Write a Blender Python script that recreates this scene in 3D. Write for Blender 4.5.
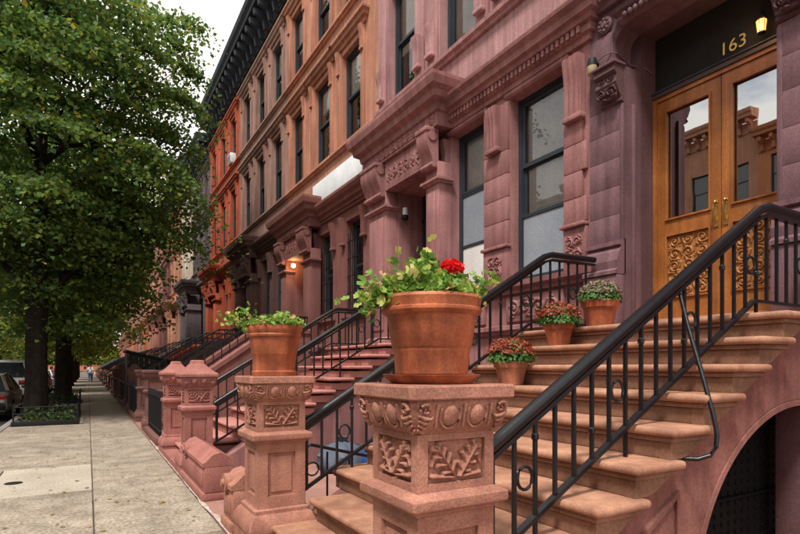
import bpy, bmesh, math, random
import numpy as np
from mathutils import Vector, Matrix
random.seed(7); rng = np.random.default_rng(7)
R = math.radians
S = bpy.context.scene
for o in list(bpy.data.objects): bpy.data.objects.remove(o)
COL = S.collection

# ------------------------------------------------------------------ camera
cd = bpy.data.cameras.new('camera'); cam = bpy.data.objects.new('camera', cd); COL.objects.link(cam)
cam.location = (0, 0, 1.5); cam.rotation_euler = (R(90), 0, -R(30.02))
cd.sensor_width = 36; cd.lens = 36*540/800; cd.shift_y = 0.125
cd.clip_start = 0.05; cd.clip_end = 2000
S.camera = cam
# ------------------------------------------------------------------ sky, sun, exposure
SUN_EL, SUN_AZ = R(60), R(232)          # azimuth clockwise from +Y: behind the camera, over the street
W = bpy.data.worlds.new('World'); S.world = W; W.use_nodes = True
nt = W.node_tree; nt.nodes.clear()
def N_(t, **k):
    n = nt.nodes.new(t)
    for a, b in k.items(): setattr(n, a, b)
    return n
out = N_('ShaderNodeOutputWorld'); bg = N_('ShaderNodeBackground'); bg.inputs[1].default_value = 0.085
sky = N_('ShaderNodeTexSky', sky_type='NISHITA'); sky.sun_disc = False
sky.sun_elevation = SUN_EL; sky.sun_rotation = SUN_AZ; sky.dust_density = 2.0
tc = N_('ShaderNodeTexCoord'); mp = N_('ShaderNodeMapping'); mp.inputs['Scale'].default_value = (1, 1, 2.2)
no = N_('ShaderNodeTexNoise'); no.inputs['Scale'].default_value = 2.1; no.inputs['Detail'].default_value = 9; no.inputs['Roughness'].default_value = .6
rp = N_('ShaderNodeValToRGB'); rp.color_ramp.elements[0].position = .30; rp.color_ramp.elements[1].position = .47
mx = N_('ShaderNodeMixRGB'); mx.inputs[2].default_value = (9.6, 9.4, 8.9, 1)
L_ = nt.links.new
L_(tc.outputs['Generated'], mp.inputs[0]); L_(mp.outputs[0], no.inputs['Vector']); L_(no.outputs['Fac'], rp.inputs[0])
L_(rp.outputs[0], mx.inputs[0]); L_(sky.outputs[0], mx.inputs[1]); L_(mx.outputs[0], bg.inputs[0]); L_(bg.outputs[0], out.inputs[0])
sd = bpy.data.lights.new('sun', 'SUN'); sd.energy = 2.6; sd.angle = R(11); sd.color = (1, .95, .88)
sun = bpy.data.objects.new('sun', sd); COL.objects.link(sun)
dv = Vector((math.sin(SUN_AZ)*math.cos(SUN_EL), math.cos(SUN_AZ)*math.cos(SUN_EL), math.sin(SUN_EL)))
sun.rotation_euler = dv.to_track_quat('Z', 'Y').to_euler()
S.view_settings.view_transform = 'Standard'; S.view_settings.look = 'None'
S.view_settings.gamma = 1; S.view_settings.use_curve_mapping = False
S.view_settings.exposure = 0.85

# ------------------------------------------------------------------ materials
MATS = {}
def stone(name, c1, c2=None, scale=2.2, rough=.85, bump=.25, bscale=55, streak=.0, obvar=.10, spec=.25, metal=0., speck=.18):
    if name in MATS: return MATS[name]
    m = bpy.data.materials.new(name); m.use_nodes = True; t = m.node_tree; t.nodes.clear()
    n = t.nodes.new; l = t.links.new
    c2 = c2 or tuple(x*.72 for x in c1)
    o = n('ShaderNodeOutputMaterial'); b = n('ShaderNodeBsdfPrincipled'); l(b.outputs[0], o.inputs[0])
    g = n('ShaderNodeNewGeometry')
    n1 = n('ShaderNodeTexNoise'); n1.inputs['Scale'].default_value = scale; n1.inputs['Detail'].default_value = 6; n1.inputs['Roughness'].default_value = .62
    l(g.outputs['Position'], n1.inputs['Vector'])
    r1 = n('ShaderNodeValToRGB'); r1.color_ramp.elements[0].position = .33; r1.color_ramp.elements[1].position = .68
    r1.color_ramp.elements[0].color = (*c2, 1); r1.color_ramp.elements[1].color = (*c1, 1)
    l(n1.outputs['Fac'], r1.inputs[0])
    n2 = n('ShaderNodeTexNoise'); n2.inputs['Scale'].default_value = bscale; n2.inputs['Detail'].default_value = 4
    l(g.outputs['Position'], n2.inputs['Vector'])
    mr = n('ShaderNodeMapRange'); mr.inputs[1].default_value = .3; mr.inputs[2].default_value = .7; mr.inputs[3].default_value = 1-speck; mr.inputs[4].default_value = 1+speck
    l(n2.outputs['Fac'], mr.inputs[0])
    oi = n('ShaderNodeObjectInfo'); mo = n('ShaderNodeMapRange'); mo.inputs[3].default_value = 1-obvar; mo.inputs[4].default_value = 1+obvar
    l(oi.outputs['Random'], mo.inputs[0])
    mu = n('ShaderNodeMath'); mu.operation = 'MULTIPLY'; l(mr.outputs[0], mu.inputs[0]); l(mo.outputs[0], mu.inputs[1])
    last = mu
    if streak:
        ma = n('ShaderNodeMapping'); ma.inputs['Scale'].default_value = (7, 7, .45); l(g.outputs['Position'], ma.inputs[0])
        n3 = n('ShaderNodeTexNoise'); n3.inputs['Scale'].default_value = 1.3; n3.inputs['Detail'].default_value = 5; l(ma.outputs[0], n3.inputs['Vector'])
        m3 = n('ShaderNodeMapRange'); m3.inputs[1].default_value = .38; m3.inputs[2].default_value = .7; m3.inputs[3].default_value = 1-streak; m3.inputs[4].default_value = 1+streak*.6
        l(n3.outputs['Fac'], m3.inputs[0])
        q = n('ShaderNodeMath'); q.operation = 'MULTIPLY'; l(last.outputs[0], q.inputs[0]); l(m3.outputs[0], q.inputs[1]); last = q
    vm = n('ShaderNodeVectorMath'); vm.operation = 'SCALE'; l(r1.outputs[0], vm.inputs[0]); l(last.outputs[0], vm.inputs['Scale'])
    l(vm.outputs[0], b.inputs['Base Color'])
    b.inputs['Roughness'].default_value = rough; b.inputs['Specular IOR Level'].default_value = spec; b.inputs['Metallic'].default_value = metal
    if bump:
        n4 = n('ShaderNodeTexNoise'); n4.inputs['Scale'].default_value = bscale*.45; n4.inputs['Detail'].default_value = 8; n4.inputs['Roughness'].default_value = .7
        l(g.outputs['Position'], n4.inputs['Vector'])
        bp = n('ShaderNodeBump'); bp.inputs['Strength'].default_value = bump; bp.inputs['Distance'].default_value = .012
        l(n4.outputs['Fac'], bp.inputs['Height']); l(bp.outputs[0], b.inputs['Normal'])
    MATS[name] = m; return m
def leafmat(name, cols, trans=.35, rough=.55):
    m = bpy.data.materials.new(name); m.use_nodes = True; t = m.node_tree; t.nodes.clear(); n = t.nodes.new; l = t.links.new
    o = n('ShaderNodeOutputMaterial'); b = n('ShaderNodeBsdfPrincipled'); tr = n('ShaderNodeBsdfTranslucent'); mx = n('ShaderNodeMixShader'); mx.inputs[0].default_value = trans
    g = n('ShaderNodeNewGeometry'); r = n('ShaderNodeValToRGB'); r.color_ramp.interpolation = 'LINEAR'
    e = r.color_ramp.elements
    while len(e) < len(cols): e.new(.5)
    for i, (p, c) in enumerate(cols): e[i].position = p; e[i].color = (*c, 1)
    l(g.outputs['Random Per Island'], r.inputs[0]); l(r.outputs[0], b.inputs['Base Color']); l(r.outputs[0], tr.inputs['Color'])
    b.inputs['Roughness'].default_value = rough; b.inputs['Specular IOR Level'].default_value = .35
    l(b.outputs[0], mx.inputs[1]); l(tr.outputs[0], mx.inputs[2]); l(mx.outputs[0], o.inputs[0])
    MATS[name] = m; return m
def emis(name, col, s):
    m = bpy.data.materials.new(name); m.use_nodes = True; b = m.node_tree.nodes['Principled BSDF']
    b.inputs['Base Color'].default_value = (*col, 1); b.inputs['Emission Color'].default_value = (*col, 1); b.inputs['Emission Strength'].default_value = s
    return m
def glassmat(name, tint, boost, rough=.01):
    m = bpy.data.materials.new(name); m.use_nodes = True; t = m.node_tree; t.nodes.clear(); n = t.nodes.new; l = t.links.new
    o = n('ShaderNodeOutputMaterial'); tr = n('ShaderNodeBsdfTransparent'); gl = n('ShaderNodeBsdfGlossy'); mx = n('ShaderNodeMixShader')
    fr = n('ShaderNodeFresnel'); fr.inputs[0].default_value = 1.5; ad = n('ShaderNodeMath'); ad.operation = 'ADD'; ad.inputs[1].default_value = boost; ad.use_clamp = True
    ns = n('ShaderNodeTexNoise'); ns.inputs['Scale'].default_value = 1.6; g = n('ShaderNodeNewGeometry'); l(g.outputs['Position'], ns.inputs['Vector'])
    bp = n('ShaderNodeBump'); bp.inputs['Strength'].default_value = .03; bp.inputs['Distance'].default_value = .02; l(ns.outputs['Fac'], bp.inputs['Height']); l(bp.outputs[0], gl.inputs['Normal'])
    tr.inputs[0].default_value = (*tint, 1); gl.inputs['Roughness'].default_value = rough
    l(fr.outputs[0], ad.inputs[0]); l(ad.outputs[0], mx.inputs[0]); l(tr.outputs[0], mx.inputs[1]); l(gl.outputs[0], mx.inputs[2]); l(mx.outputs[0], o.inputs[0])
    return m
M = {}
M['pink'] = stone('pink_brownstone', (.355, .168, .162), (.245, .108, .104), 1.3, streak=.22, bump=.22)
M['pinkup'] = stone('light_pink_stone', (.50, .28, .275), (.37, .19, .185), 1.2, streak=.24, bump=.22)
M['mauve'] = stone('mauve_brownstone', (.195, .105, .118), (.135, .07, .079), 1.8, streak=.2, bump=.22)
M['mauveblock'] = stone('mauve_ashlar', (.195, .105, .118), (.135, .07, .079), 1.8, streak=.2, bump=.22, obvar=.035)
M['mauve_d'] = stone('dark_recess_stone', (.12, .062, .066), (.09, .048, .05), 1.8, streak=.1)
M['orange'] = stone('orange_brownstone', (.52, .245, .16), (.38, .165, .105), 1.2, streak=.22)
M['brownC'] = stone('red_brown_stone', (.22, .09, .078), (.165, .066, .056), 1.4, streak=.14)
M['tanD'] = stone('tan_brown_stone', (.39, .225, .18), (.27, .15, .118), 1.2, streak=.22)
M['brownD'] = stone('dark_brown_stone', (.135, .066, .056), (.10, .05, .043), 1.4, streak=.12)
M['redE'] = stone('red_painted_stone', (.46, .105, .052), (.34, .072, .038), 1.4, streak=.12)
M['greyF'] = stone('grey_mauve_stone', (.17, .13, .135), (.115, .09, .095), 1.4, streak=.15)
M['cream'] = stone('cream_stone', (.62, .52, .42), (.5, .41, .33), 1.4, streak=.14)
M['salmon'] = stone('salmon_stone', (.5, .25, .16), (.41, .19, .12), 1.4, streak=.14)
M['rose'] = stone('rose_stone', (.42, .19, .15), (.34, .14, .11), 1.4, streak=.14)
M['brick'] = stone('brick_front', (.52, .20, .10), (.42, .15, .075), 1.4, streak=.12)
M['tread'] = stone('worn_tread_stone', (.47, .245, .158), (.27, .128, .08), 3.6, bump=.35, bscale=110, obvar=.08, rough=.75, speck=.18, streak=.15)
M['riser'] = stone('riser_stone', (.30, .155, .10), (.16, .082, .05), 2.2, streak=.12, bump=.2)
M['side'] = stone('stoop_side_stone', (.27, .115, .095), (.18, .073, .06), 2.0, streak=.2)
M['pier'] = stone('newel_stone', (.43, .20, .143), (.28, .12, .084), 3.4, streak=.14, bump=.55, bscale=85, obvar=.03, speck=.24)
M['pinkstep'] = stone('pink_step_stone', (.47, .21, .18), (.38, .16, .135), 2.2, obvar=.05)
M['pinkpier'] = stone('pink_newel_stone', (.37, .15, .125), (.26, .10, .083), 2.6, streak=.1, obvar=.03)
M['brownpier'] = stone('brown_newel_stone', (.18, .082, .068), (.13, .06, .05), 2.6, streak=.1)
M['terra'] = stone('terracotta', (.50, .155, .068), (.27, .07, .034), 5, rough=.5, streak=.38, bump=.12, bscale=90, obvar=.05)
M['terra2'] = stone('weathered_terracotta', (.42, .16, .085), (.30, .12, .08), 9, rough=.75, streak=.3, bump=.12, bscale=90)
M['soil'] = stone('soil', (.05, .032, .02), None, 20, bump=.6)
M['iron'] = stone('black_iron', (.007, .0075, .010), (.005, .005, .007), 8, rough=.32, bump=.15, bscale=60, spec=.45, obvar=.1)
M['ironmatt'] = stone('black_gate_iron', (.008, .008, .009), None, 8, rough=.6, bump=.1, spec=.3)
M['gateshade'] = stone('gate_in_arch_shade', (.005, .005, .0055), None, 8, rough=.75, bump=.1, spec=.2)  # iron darkened further; deep shade of the arch put into its colour
M['wood'] = stone('oak_door', (.42, .155, .038), (.29, .095, .022), 2.5, rough=.4, streak=.25, bump=.08, spec=.4, obvar=.03)
M['woodcarve'] = stone('carved_oak', (.42, .185, .062), (.25, .10, .03), 24, rough=.5, bump=.05, obvar=.02)
M['brass'] = stone('brass', (.6, .38, .12), None, 8, rough=.35, metal=.9, bump=.03)
M['slate'] = stone('dark_cornice_paint', (.055, .062, .08), (.035, .04, .052), 2, streak=.1)
M['frame'] = stone('dark_window_paint', (.035, .045, .058), (.026, .033, .042), 3, rough=.45, bump=.05)
M['frameB'] = stone('brown_window_paint', (.075, .05, .042), None, 3, rough=.5, bump=.05)
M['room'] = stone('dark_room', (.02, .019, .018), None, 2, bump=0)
M['shadeW'] = stone('white_blind', (.8, .79, .76), (.7, .7, .68), 2, bump=.05, streak=.08)
M['shadeG'] = stone('grey_screen', (.27, .30, .34), (.23, .26, .30), 3, bump=.05)
M['shadeT'] = stone('tan_blind', (.5, .43, .36), None, 2, bump=.05)
M['walk'] = stone('concrete_flag', (.355, .298, .235), (.20, .162, .126), 2.6, rough=.9, bump=.45, bscale=30, obvar=.08, speck=.42, streak=.1)
M['walk_pale'] = stone('pale_concrete_flag', (.43, .375, .305), (.32, .275, .22), 1.3, bump=.4, bscale=38, obvar=.02, speck=.3)
M['salt'] = stone('pale_limewash_edge', (.50, .45, .40), (.30, .23, .19), 14, bump=.3)
M['joint'] = stone('joint_mortar', (.10, .085, .07), None, 3)
M['pave'] = stone('pink_paving', (.36, .19, .155), (.28, .145, .12), 2, bump=.3)
M['asphalt'] = stone('asphalt', (.06, .058, .056), (.045, .044, .043), 1.2, bump=.5, bscale=120)
M['kerb'] = stone('granite_kerb', (.26, .245, .225), None, 4, bump=.3)
M['bark'] = stone('bark', (.042, .032, .025), (.018, .014, .011), 5, rough=.95, bump=.9, bscale=26, streak=.3)
M['white'] = stone('white_board', (.72, .74, .75), (.58, .61, .63), 2.4, bump=.05)
M['binbag'] = stone('grey_bag', (.09, .11, .15), (.06, .075, .1), 5, rough=.6, spec=.3, bump=.1)
M['bluebag'] = stone('blue_bag', (.02, .07, .2), (.015, .05, .15), 5, rough=.3, spec=.5, bump=.1)
M['tyre'] = stone('tyre', (.015, .015, .016), None, 8, bump=.1)
M['chrome'] = stone('alloy', (.5, .5, .52), None, 8, rough=.3, metal=.9, bump=0)
M['redlens'] = stone('red_lens', (.35, .012, .01), None, 8, rough=.15, bump=0)
M['lens'] = stone('clear_lens', (.7, .7, .7), None, 8, rough=.1, bump=0)
M['black'] = stone('black_wood', (.014, .015, .016), None, 3, rough=.6, bump=.2)
M['skin'] = stone('skin', (.42, .24, .17), None, 5, bump=0)
M['hair'] = stone('hair', (.02, .015, .012), None, 9)
M['shirtw'] = stone('white_shirt', (.85, .86, .88), None, 8, bump=.1)
M['shirtr'] = stone('red_shirt', (.42, .05, .06), None, 8, bump=.1)
M['jeans'] = stone('blue_jeans', (.045, .085, .2), None, 9, bump=.1)
M['beige'] = stone('beige_plastic', (.55, .46, .28), None, 9, bump=0)
M['glass'] = glassmat('window_glass', (.95, .96, .96), .055)
M['doorglass'] = glassmat('door_glass', (.35, .33, .3), .55)
M['farpane'] = stone('far_window_glass', (.03, .036, .045), None, 2, rough=.06, spec=.9, bump=.02, bscale=4)
M['lampglass'] = emis('lit_lamp_glass', (1, .42, .07), 1.5)
M['bulb'] = emis('lit_bulb', (1, .5, .16), 9)
M['leaf1'] = leafmat('street_tree_leaves', [(0, (.06, .135, .042)), (.45, (.11, .195, .046)), (.86, (.20, .28, .046)), (.98, (.28, .29, .045)), (1, (.5, .36, .05))], .5)
M['leaf2'] = leafmat('far_tree_leaves', [(0, (.08, .14, .022)), (.5, (.14, .21, .03)), (.85, (.24, .27, .035)), (1, (.45, .33, .05))], .45)
M['leafp'] = leafmat('geranium_leaves', [(0, (.08, .2, .03)), (.4, (.18, .34, .05)), (.75, (.33, .43, .08)), (.92, (.55, .5, .16)), (1, (.62, .36, .2))], .35, .45)
M['leafs'] = leafmat('mum_leaves', [(0, (.03, .09, .016)), (.5, (.06, .16, .03)), (1, (.12, .24, .05))], .3)
M['budr'] = leafmat('mum_buds_red', [(0, (.22, .03, .018)), (.6, (.32, .06, .03)), (1, (.3, .12, .05))], .2)
M['budp'] = leafmat('mum_buds_pale', [(0, (.25, .16, .13)), (.6, (.20, .2, .1)), (1, (.36, .22, .2))], .2)
M['petal'] = leafmat('geranium_petals', [(0, (.72, .008, .012)), (1, (.85, .03, .03))], .3)
M['ivy'] = leafmat('ground_ivy', [(0, (.02, .05, .012)), (.8, (.07, .13, .03)), (1, (.25, .28, .12))], .3)
M['litter'] = leafmat('dry_leaves', [(0, (.30, .20, .06)), (.6, (.45, .33, .08)), (1, (.2, .1, .04))], .2)

# ------------------------------------------------------------------ mesh helpers
def link(name, me, mat, parent=None, loc=None):
    o = bpy.data.objects.new(name, me); COL.objects.link(o)
    if mat is not None and not me.materials: me.materials.append(mat)
    if parent is not None: o.parent = parent
    L = Vector(loc) if loc is not None else Vector((0, 0, 0))
    if parent is not None and parent.parent is not None: L = L-parent.location   # all part coordinates are written in the thing's frame
    o.location = L
    return o
def thing(name, label, cat, loc=(0, 0, 0), rz=0, group=None):
    o = bpy.data.objects.new(name, None); COL.objects.link(o); o.empty_display_size = .2
    o.location = loc; o.rotation_euler = (0, 0, rz); tag(o, label, cat, group); return o
def tag(o, label=None, cat=None, group=None, kind=None):
    if label: o['label'] = label
    if cat: o['category'] = cat
    if group: o['group'] = group
    if kind: o['kind'] = kind
    return o
class MB:
    def __init__(s): s.v = []; s.f = []; s.sm = False
    def add(s, vs, fs):
        n = len(s.v); s.v += [tuple(p) for p in vs]; s.f += [tuple(i+n for i in q) for q in fs]; return s
    def box(s, x0, x1, y0, y1, z0, z1):
        return s.add([(x0,y0,z0),(x1,y0,z0),(x1,y1,z0),(x0,y1,z0),(x0,y0,z1),(x1,y0,z1),(x1,y1,z1),(x0,y1,z1)],
                     [(0,3,2,1),(4,5,6,7),(0,1,5,4),(1,2,6,5),(2,3,7,6),(3,0,4,7)])
    def sweep(s, path, prof, B, closed=False):
        B = Vector(B); P = [Vector(p) for p in path]; n = len(P); m = len(prof); vs = []
        for i in range(n):
            a = (P[i]-P[i-1]) if (i > 0 or closed) else None
            b = (P[(i+1) % n]-P[i]) if (i < n-1 or closed) else None
            a = a.normalized() if a is not None else None; b = b.normalized() if b is not None else None
            if a is None: a = b
            if b is None: b = a
            t = (a+b).normalized(); k = 1/max(.3, t.dot(a)); Nn = t.cross(B).normalized()*k
            vs += [P[i]+Nn*u+B*w for u, w in prof]
        fs = []
        for i in range(n if closed else n-1):
            j = (i+1) % n
            for q in range(m):
                r = (q+1) % m; fs.append((i*m+q, i*m+r, j*m+r, j*m+q))
        if not closed: fs += [tuple(range(m))[::-1], tuple((n-1)*m+q for q in range(m))]
        return s.add(vs, fs)
    def prism(s, poly, axis, a0, a1):           # poly 2D extruded along axis 'x','y','z'
        n = len(poly)
        def p3(p, a): return {'x': (a, p[0], p[1]), 'y': (p[0], a, p[1]), 'z': (p[0], p[1], a)}[axis]
        return s.add([p3(p, a0) for p in poly]+[p3(p, a1) for p in poly],
                     [tuple(range(n))[::-1], tuple(range(n, 2*n))]+[(i, (i+1) % n, n+(i+1) % n, n+i) for i in range(n)])
    def lathe(s, prof, n=24, c=(0, 0, 0), sq=False, ch=.004):
        vs = []; m = n
        if sq:
            m = 8
            for r, z in prof:
                q = min(ch, r*.4); vs += [(c[0]+x, c[1]+y, c[2]+z) for x, y in [(r,-r+q),(r,r-q),(r-q,r),(-r+q,r),(-r,r-q),(-r,-r+q),(-r+q,-r),(r-q,-r)]]
        else:
            for r, z in prof: vs += [(c[0]+r*math.cos(2*math.pi*i/n), c[1]+r*math.sin(2*math.pi*i/n), c[2]+z) for i in range(n)]
        k = len(prof); fs = [(j*m+i, j*m+(i+1) % m, (j+1)*m+(i+1) % m, (j+1)*m+i) for j in range(k-1) for i in range(m)]
        fs += [tuple(range(m))[::-1], tuple((k-1)*m+i for i in range(m))]
        return s.add(vs, fs)
    def tube(s, pts, r, n=8):
        P = [Vector(p) for p in pts]; rs = r if isinstance(r, (list, tuple)) else [r]*len(P); vs = []
        up = Vector((0, 0, 1))
        for i, p in enumerate(P):
            t = (P[min(i+1, len(P)-1)]-P[max(i-1, 0)]).normalized()
            u = t.cross(up if abs(t.z) < .9 else Vector((1, 0, 0))).normalized(); w = u.cross(t)
            vs += [p+(u*math.cos(2*math.pi*k/n)+w*math.sin(2*math.pi*k/n))*rs[i] for k in range(n)]
        fs = [(j*n+i, j*n+(i+1) % n, (j+1)*n+(i+1) % n, (j+1)*n+i) for j in range(len(P)-1) for i in range(n)]
        fs += [tuple(range(n))[::-1], tuple((len(P)-1)*n+i for i in range(n))]
        return s.add(vs, fs)
    def ball(s, c, rx, ry, rz, nu=12, nv=8):
        prof = [(math.sin(math.pi*j/nv), -math.cos(math.pi*j/nv)) for j in range(nv+1)]
        vs = [(c[0]+rx*max(a, .01)*math.cos(2*math.pi*i/nu), c[1]+ry*max(a, .01)*math.sin(2*math.pi*i/nu), c[2]+rz*b) for a, b in prof for i in range(nu)]
        fs = [(j*nu+i, j*nu+(i+1) % nu, (j+1)*nu+(i+1) % nu, (j+1)*nu+i) for j in range(nv) for i in range(nu)]
        fs += [tuple(range(nu))[::-1], tuple(nv*nu+i for i in range(nu))]
        return s.add(vs, fs)
    def mesh(s, name, smooth=None, fix=True):
        me = bpy.data.meshes.new(name); me.from_pydata(s.v, [], s.f)
        if fix:
            bm = bmesh.new(); bm.from_mesh(me); bmesh.ops.recalc_face_normals(bm, faces=bm.faces); bm.to_mesh(me); bm.free()
        if smooth is not None:
            me.polygons.foreach_set('use_smooth', [True]*len(me.polygons)); me.set_sharp_from_angle(angle=R(smooth))
        me.update(); return me
    def build(s, name, mat, parent=None, loc=None, smooth=None, fix=True):
        return link(name, s.mesh(name, smooth, fix), mat, parent, loc)
_RB = {}
def rbox(dx, dy, dz, r, seg=2):                 # bevelled box mesh, origin at its low corner; cached
    k = (round(dx, 4), round(dy, 4), round(dz, 4), r, seg)
    if k not in _RB:
        bm = bmesh.new(); bmesh.ops.create_cube(bm, size=1)
        for v in bm.verts: v.co = Vector(((v.co.x+.5)*dx, (v.co.y+.5)*dy, (v.co.z+.5)*dz))
        bmesh.ops.bevel(bm, geom=bm.edges[:], offset=r, segments=seg, profile=.5, affect='EDGES')
        me = bpy.data.meshes.new('block'); bm.to_mesh(me); bm.free()
        me.polygons.foreach_set('use_smooth', [True]*len(me.polygons)); me.set_sharp_from_angle(angle=R(40))
        _RB[k] = me
    return _RB[k]
def block(name, x0, x1, y0, y1, z0, z1, mat, parent, r=.008, seg=2):
    me = rbox(x1-x0, y1-y0, z1-z0, r, seg)
    if me.materials and me.materials[0] != mat:
        me = me.copy(); me.materials.clear()
    return link(name, me, mat, parent, (x0, y0, z0))
def relief(w, h, caps, nx, ny, depth, base=0.):  # heightfield from capsules (x0,y0,x1,y1,r0,r1,h); returns MB-like verts in (u,v,d)
    X, Y = np.meshgrid(np.linspace(-w/2, w/2, nx), np.linspace(-h/2, h/2, ny)); Hh = np.zeros_like(X)+base
    for x0, y0, x1, y1, r0, r1, hh in caps:
        dx, dy = x1-x0, y1-y0; L2 = dx*dx+dy*dy+1e-9
        t = np.clip(((X-x0)*dx+(Y-y0)*dy)/L2, 0, 1); d = np.hypot(X-x0-t*dx, Y-y0-t*dy); r = r0+(r1-r0)*t
        Hh = np.maximum(Hh, hh*np.sqrt(np.clip(1-(d/np.maximum(r, 1e-4))**2, 0, 1)))
    Hh *= depth; Hh[0] = Hh[-1] = 0; Hh[:, 0] = Hh[:, -1] = 0
    fs = [(j*nx+i, j*nx+i+1, (j+1)*nx+i+1, (j+1)*nx+i) for j in range(ny-1) for i in range(nx-1)]
    return X.ravel(), Y.ravel(), Hh.ravel(), fs
def place_relief(name, rel, face, c, mat, parent):  # face: '-x' or '-y' or '+x','+y' outward normal; c centre on the surface
    X, Y, Hh, fs = rel; m = MB(); Hh = Hh+.002
    if face == '-x': vs = [(c[0]-d, c[1]-x, c[2]+y) for x, y, d in zip(X, Y, Hh)]
    elif face == '+x': vs = [(c[0]+d, c[1]+x, c[2]+y) for x, y, d in zip(X, Y, Hh)]
    elif face == '-y': vs = [(c[0]+x, c[1]-d, c[2]+y) for x, y, d in zip(X, Y, Hh)]
    else: vs = [(c[0]-x, c[1]+d, c[2]+y) for x, y, d in zip(X, Y, Hh)]
    m.add(vs, fs); return m.build(name, mat, parent, smooth=50, fix=False)
def leaf_caps(bx, by, ang, L, wd, n=4, hh=1.):
    ca, sa = math.cos(ang), math.sin(ang)
    c = [(bx, by, bx+L*ca, by+L*sa, wd*.07, wd*.05, hh), (bx+L*.15*ca, by+L*.15*sa, bx+L*.85*ca, by+L*.85*sa, wd*.26, wd*.22, hh*.42)]
    for i in range(n):
        t = .16+.70*i/(n-1); px, py = bx+L*t*ca, by+L*t*sa; ll = wd*(.80-.55*abs(t-.38))
        for s in (-1, 1):
            a = ang+s*(1.12-.45*t); qx, qy = px+ll*math.cos(a)*.78, py+ll*math.sin(a)*.78
            c.append((px, py, qx, qy, wd*.05, wd*.15, hh*.80)); c.append((qx, qy, qx+.12*wd*math.cos(a+s*1.2), qy+.12*wd*math.sin(a+s*1.2), wd*.12, wd*.08, hh*.7))
    c.append((bx+L*.86*ca, by+L*.86*sa, bx+L*ca, by+L*sa, wd*.16, wd*.10, hh*.8)); return c
def spiral_caps(cx, cy, r, a0, turns, w, hh=1., n=26, sgn=1):
    c = []; p = None
    for i in range(n+1):
        t = i/n; a = a0+sgn*turns*2*math.pi*t; q = (cx+r*(1-t*.85)*math.cos(a), cy+r*(1-t*.85)*math.sin(a))
        if p: c.append((*p, *q, w*(1-.4*t), w*(1-.4*t), hh))
        p = q
    c.append((cx, cy, cx+1e-3, cy, w*1.5, w*1.5, hh)); return c
def spray(w, h):
    c = []
    for s in (-1, 1):
        c += leaf_caps(s*w*.04, -h*.40, math.pi/2-s*.62, h*.95, h*.46, 4)
        c += [(s*w*.05, -h*.42, s*w*.42, -h*.36, h*.03, h*.07, .8), (s*w*.42, h*.36, s*w*.30, h*.1, h*.06, h*.02, .6), (s*w*.43, -h*.1, s*w*.36, h*.15, h*.05, h*.05, .55)]
    return relief(w, h, c, 96, 60, .032)
def scrollwork(w, h, nc, nr, seed, nx=90, ny=70, depth=.02):
    r = random.Random(seed); c = []; s = min(w/nc, h/nr)/2
    for i in range(nc):
        for j in range(nr):
            cx, cy = -w/2+w*(i+.5)/nc, -h/2+h*(j+.5)/nr; sg = 1 if (i+j) % 2 else -1
            c += spiral_caps(cx, cy, s*.85, r.uniform(0, 6), 1.35, s*.17, sgn=sg)
            for k in range(7):
                a = r.uniform(0, 6.28); q = s*r.uniform(.75, 1.0); ll = s*r.uniform(.25, .5)
                c.append((cx+q*math.cos(a), cy+q*math.sin(a), cx+(q+ll)*math.cos(a+.7), cy+(q+ll)*math.sin(a+.7), s*.08, s*.15, .8))
    return relief(w, h, c, nx, ny, depth)
def leaves(name, P, size, mat, parent=None, up=.6, kind='tree', seed=1, loc=None, out=None):
    g = np.random.default_rng(seed); P = np.asarray(P, float); n = len(P)
    nn = g.normal(size=(n, 3)); nn /= np.linalg.norm(nn, axis=1)[:, None]; nn[:, 2] += up
    if out is not None: nn += out
    nn /= np.linalg.norm(nn, axis=1)[:, None]
    t = g.normal(size=(n, 3)); t -= (t*nn).sum(1)[:, None]*nn; t /= np.linalg.norm(t, axis=1)[:, None]; b = np.cross(nn, t)
    s = g.uniform(size[0], size[1], n)[:, None]
    if kind == 'tree':                                    # folded lobed leaf
        sh = [(-.5, 0, 0), (-.12, -.42, .10), (.5, 0, -.06), (-.12, .42, .10)]; faces = [(0, 1, 2), (0, 2, 3)]
    elif kind == 'geran':                                 # cupped, scalloped leaf: rim points round a low centre
        an = np.linspace(.35, 2*math.pi-.35, 11); sh = [(-.08, 0, -.05)]+[((.5 if q % 2 else .41)*math.cos(v+math.pi)*-1, (.5 if q % 2 else .41)*math.sin(v), .10+(.05 if q % 2 else -.03)) for q, v in enumerate(an)]
        faces = [(0, q, q+1) for q in range(1, 11)]
    else:                                                 # round scalloped leaf
        sh = [(-.42, 0, .05), (-.28, -.4, .1), (.1, -.5, 0), (.48, -.22, -.04), (.48, .22, -.04), (.1, .5, 0), (-.28, .4, .1)]
        faces = [(0, 1, 2, 3), (0, 3, 4), (0, 4, 5, 6)]
    k = len(sh); V = np.empty((n, k, 3))
    for i, (a, c, d) in enumerate(sh): V[:, i] = P+s*(t*a+b*c+nn*d)
    me = bpy.data.meshes.new(name); nf = len(faces)
    loops = np.concatenate([np.array(f) for f in faces]); lens = np.array([len(f) for f in faces]); nl = len(loops)
    me.vertices.add(n*k); me.vertices.foreach_set('co', V.ravel())
    LI = (np.arange(n)[:, None]*k+loops[None, :]).ravel(); me.loops.add(n*nl); me.loops.foreach_set('vertex_index', LI)
    st = np.concatenate([[0], np.cumsum(lens)[:-1]]); ST = (np.arange(n)[:, None]*nl+st[None, :]).ravel()
    me.polygons.add(n*nf); me.polygons.foreach_set('loop_start', ST)
    me.update(calc_edges=True); me.validate()
    return link(name, me, mat, parent, loc)

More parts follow.
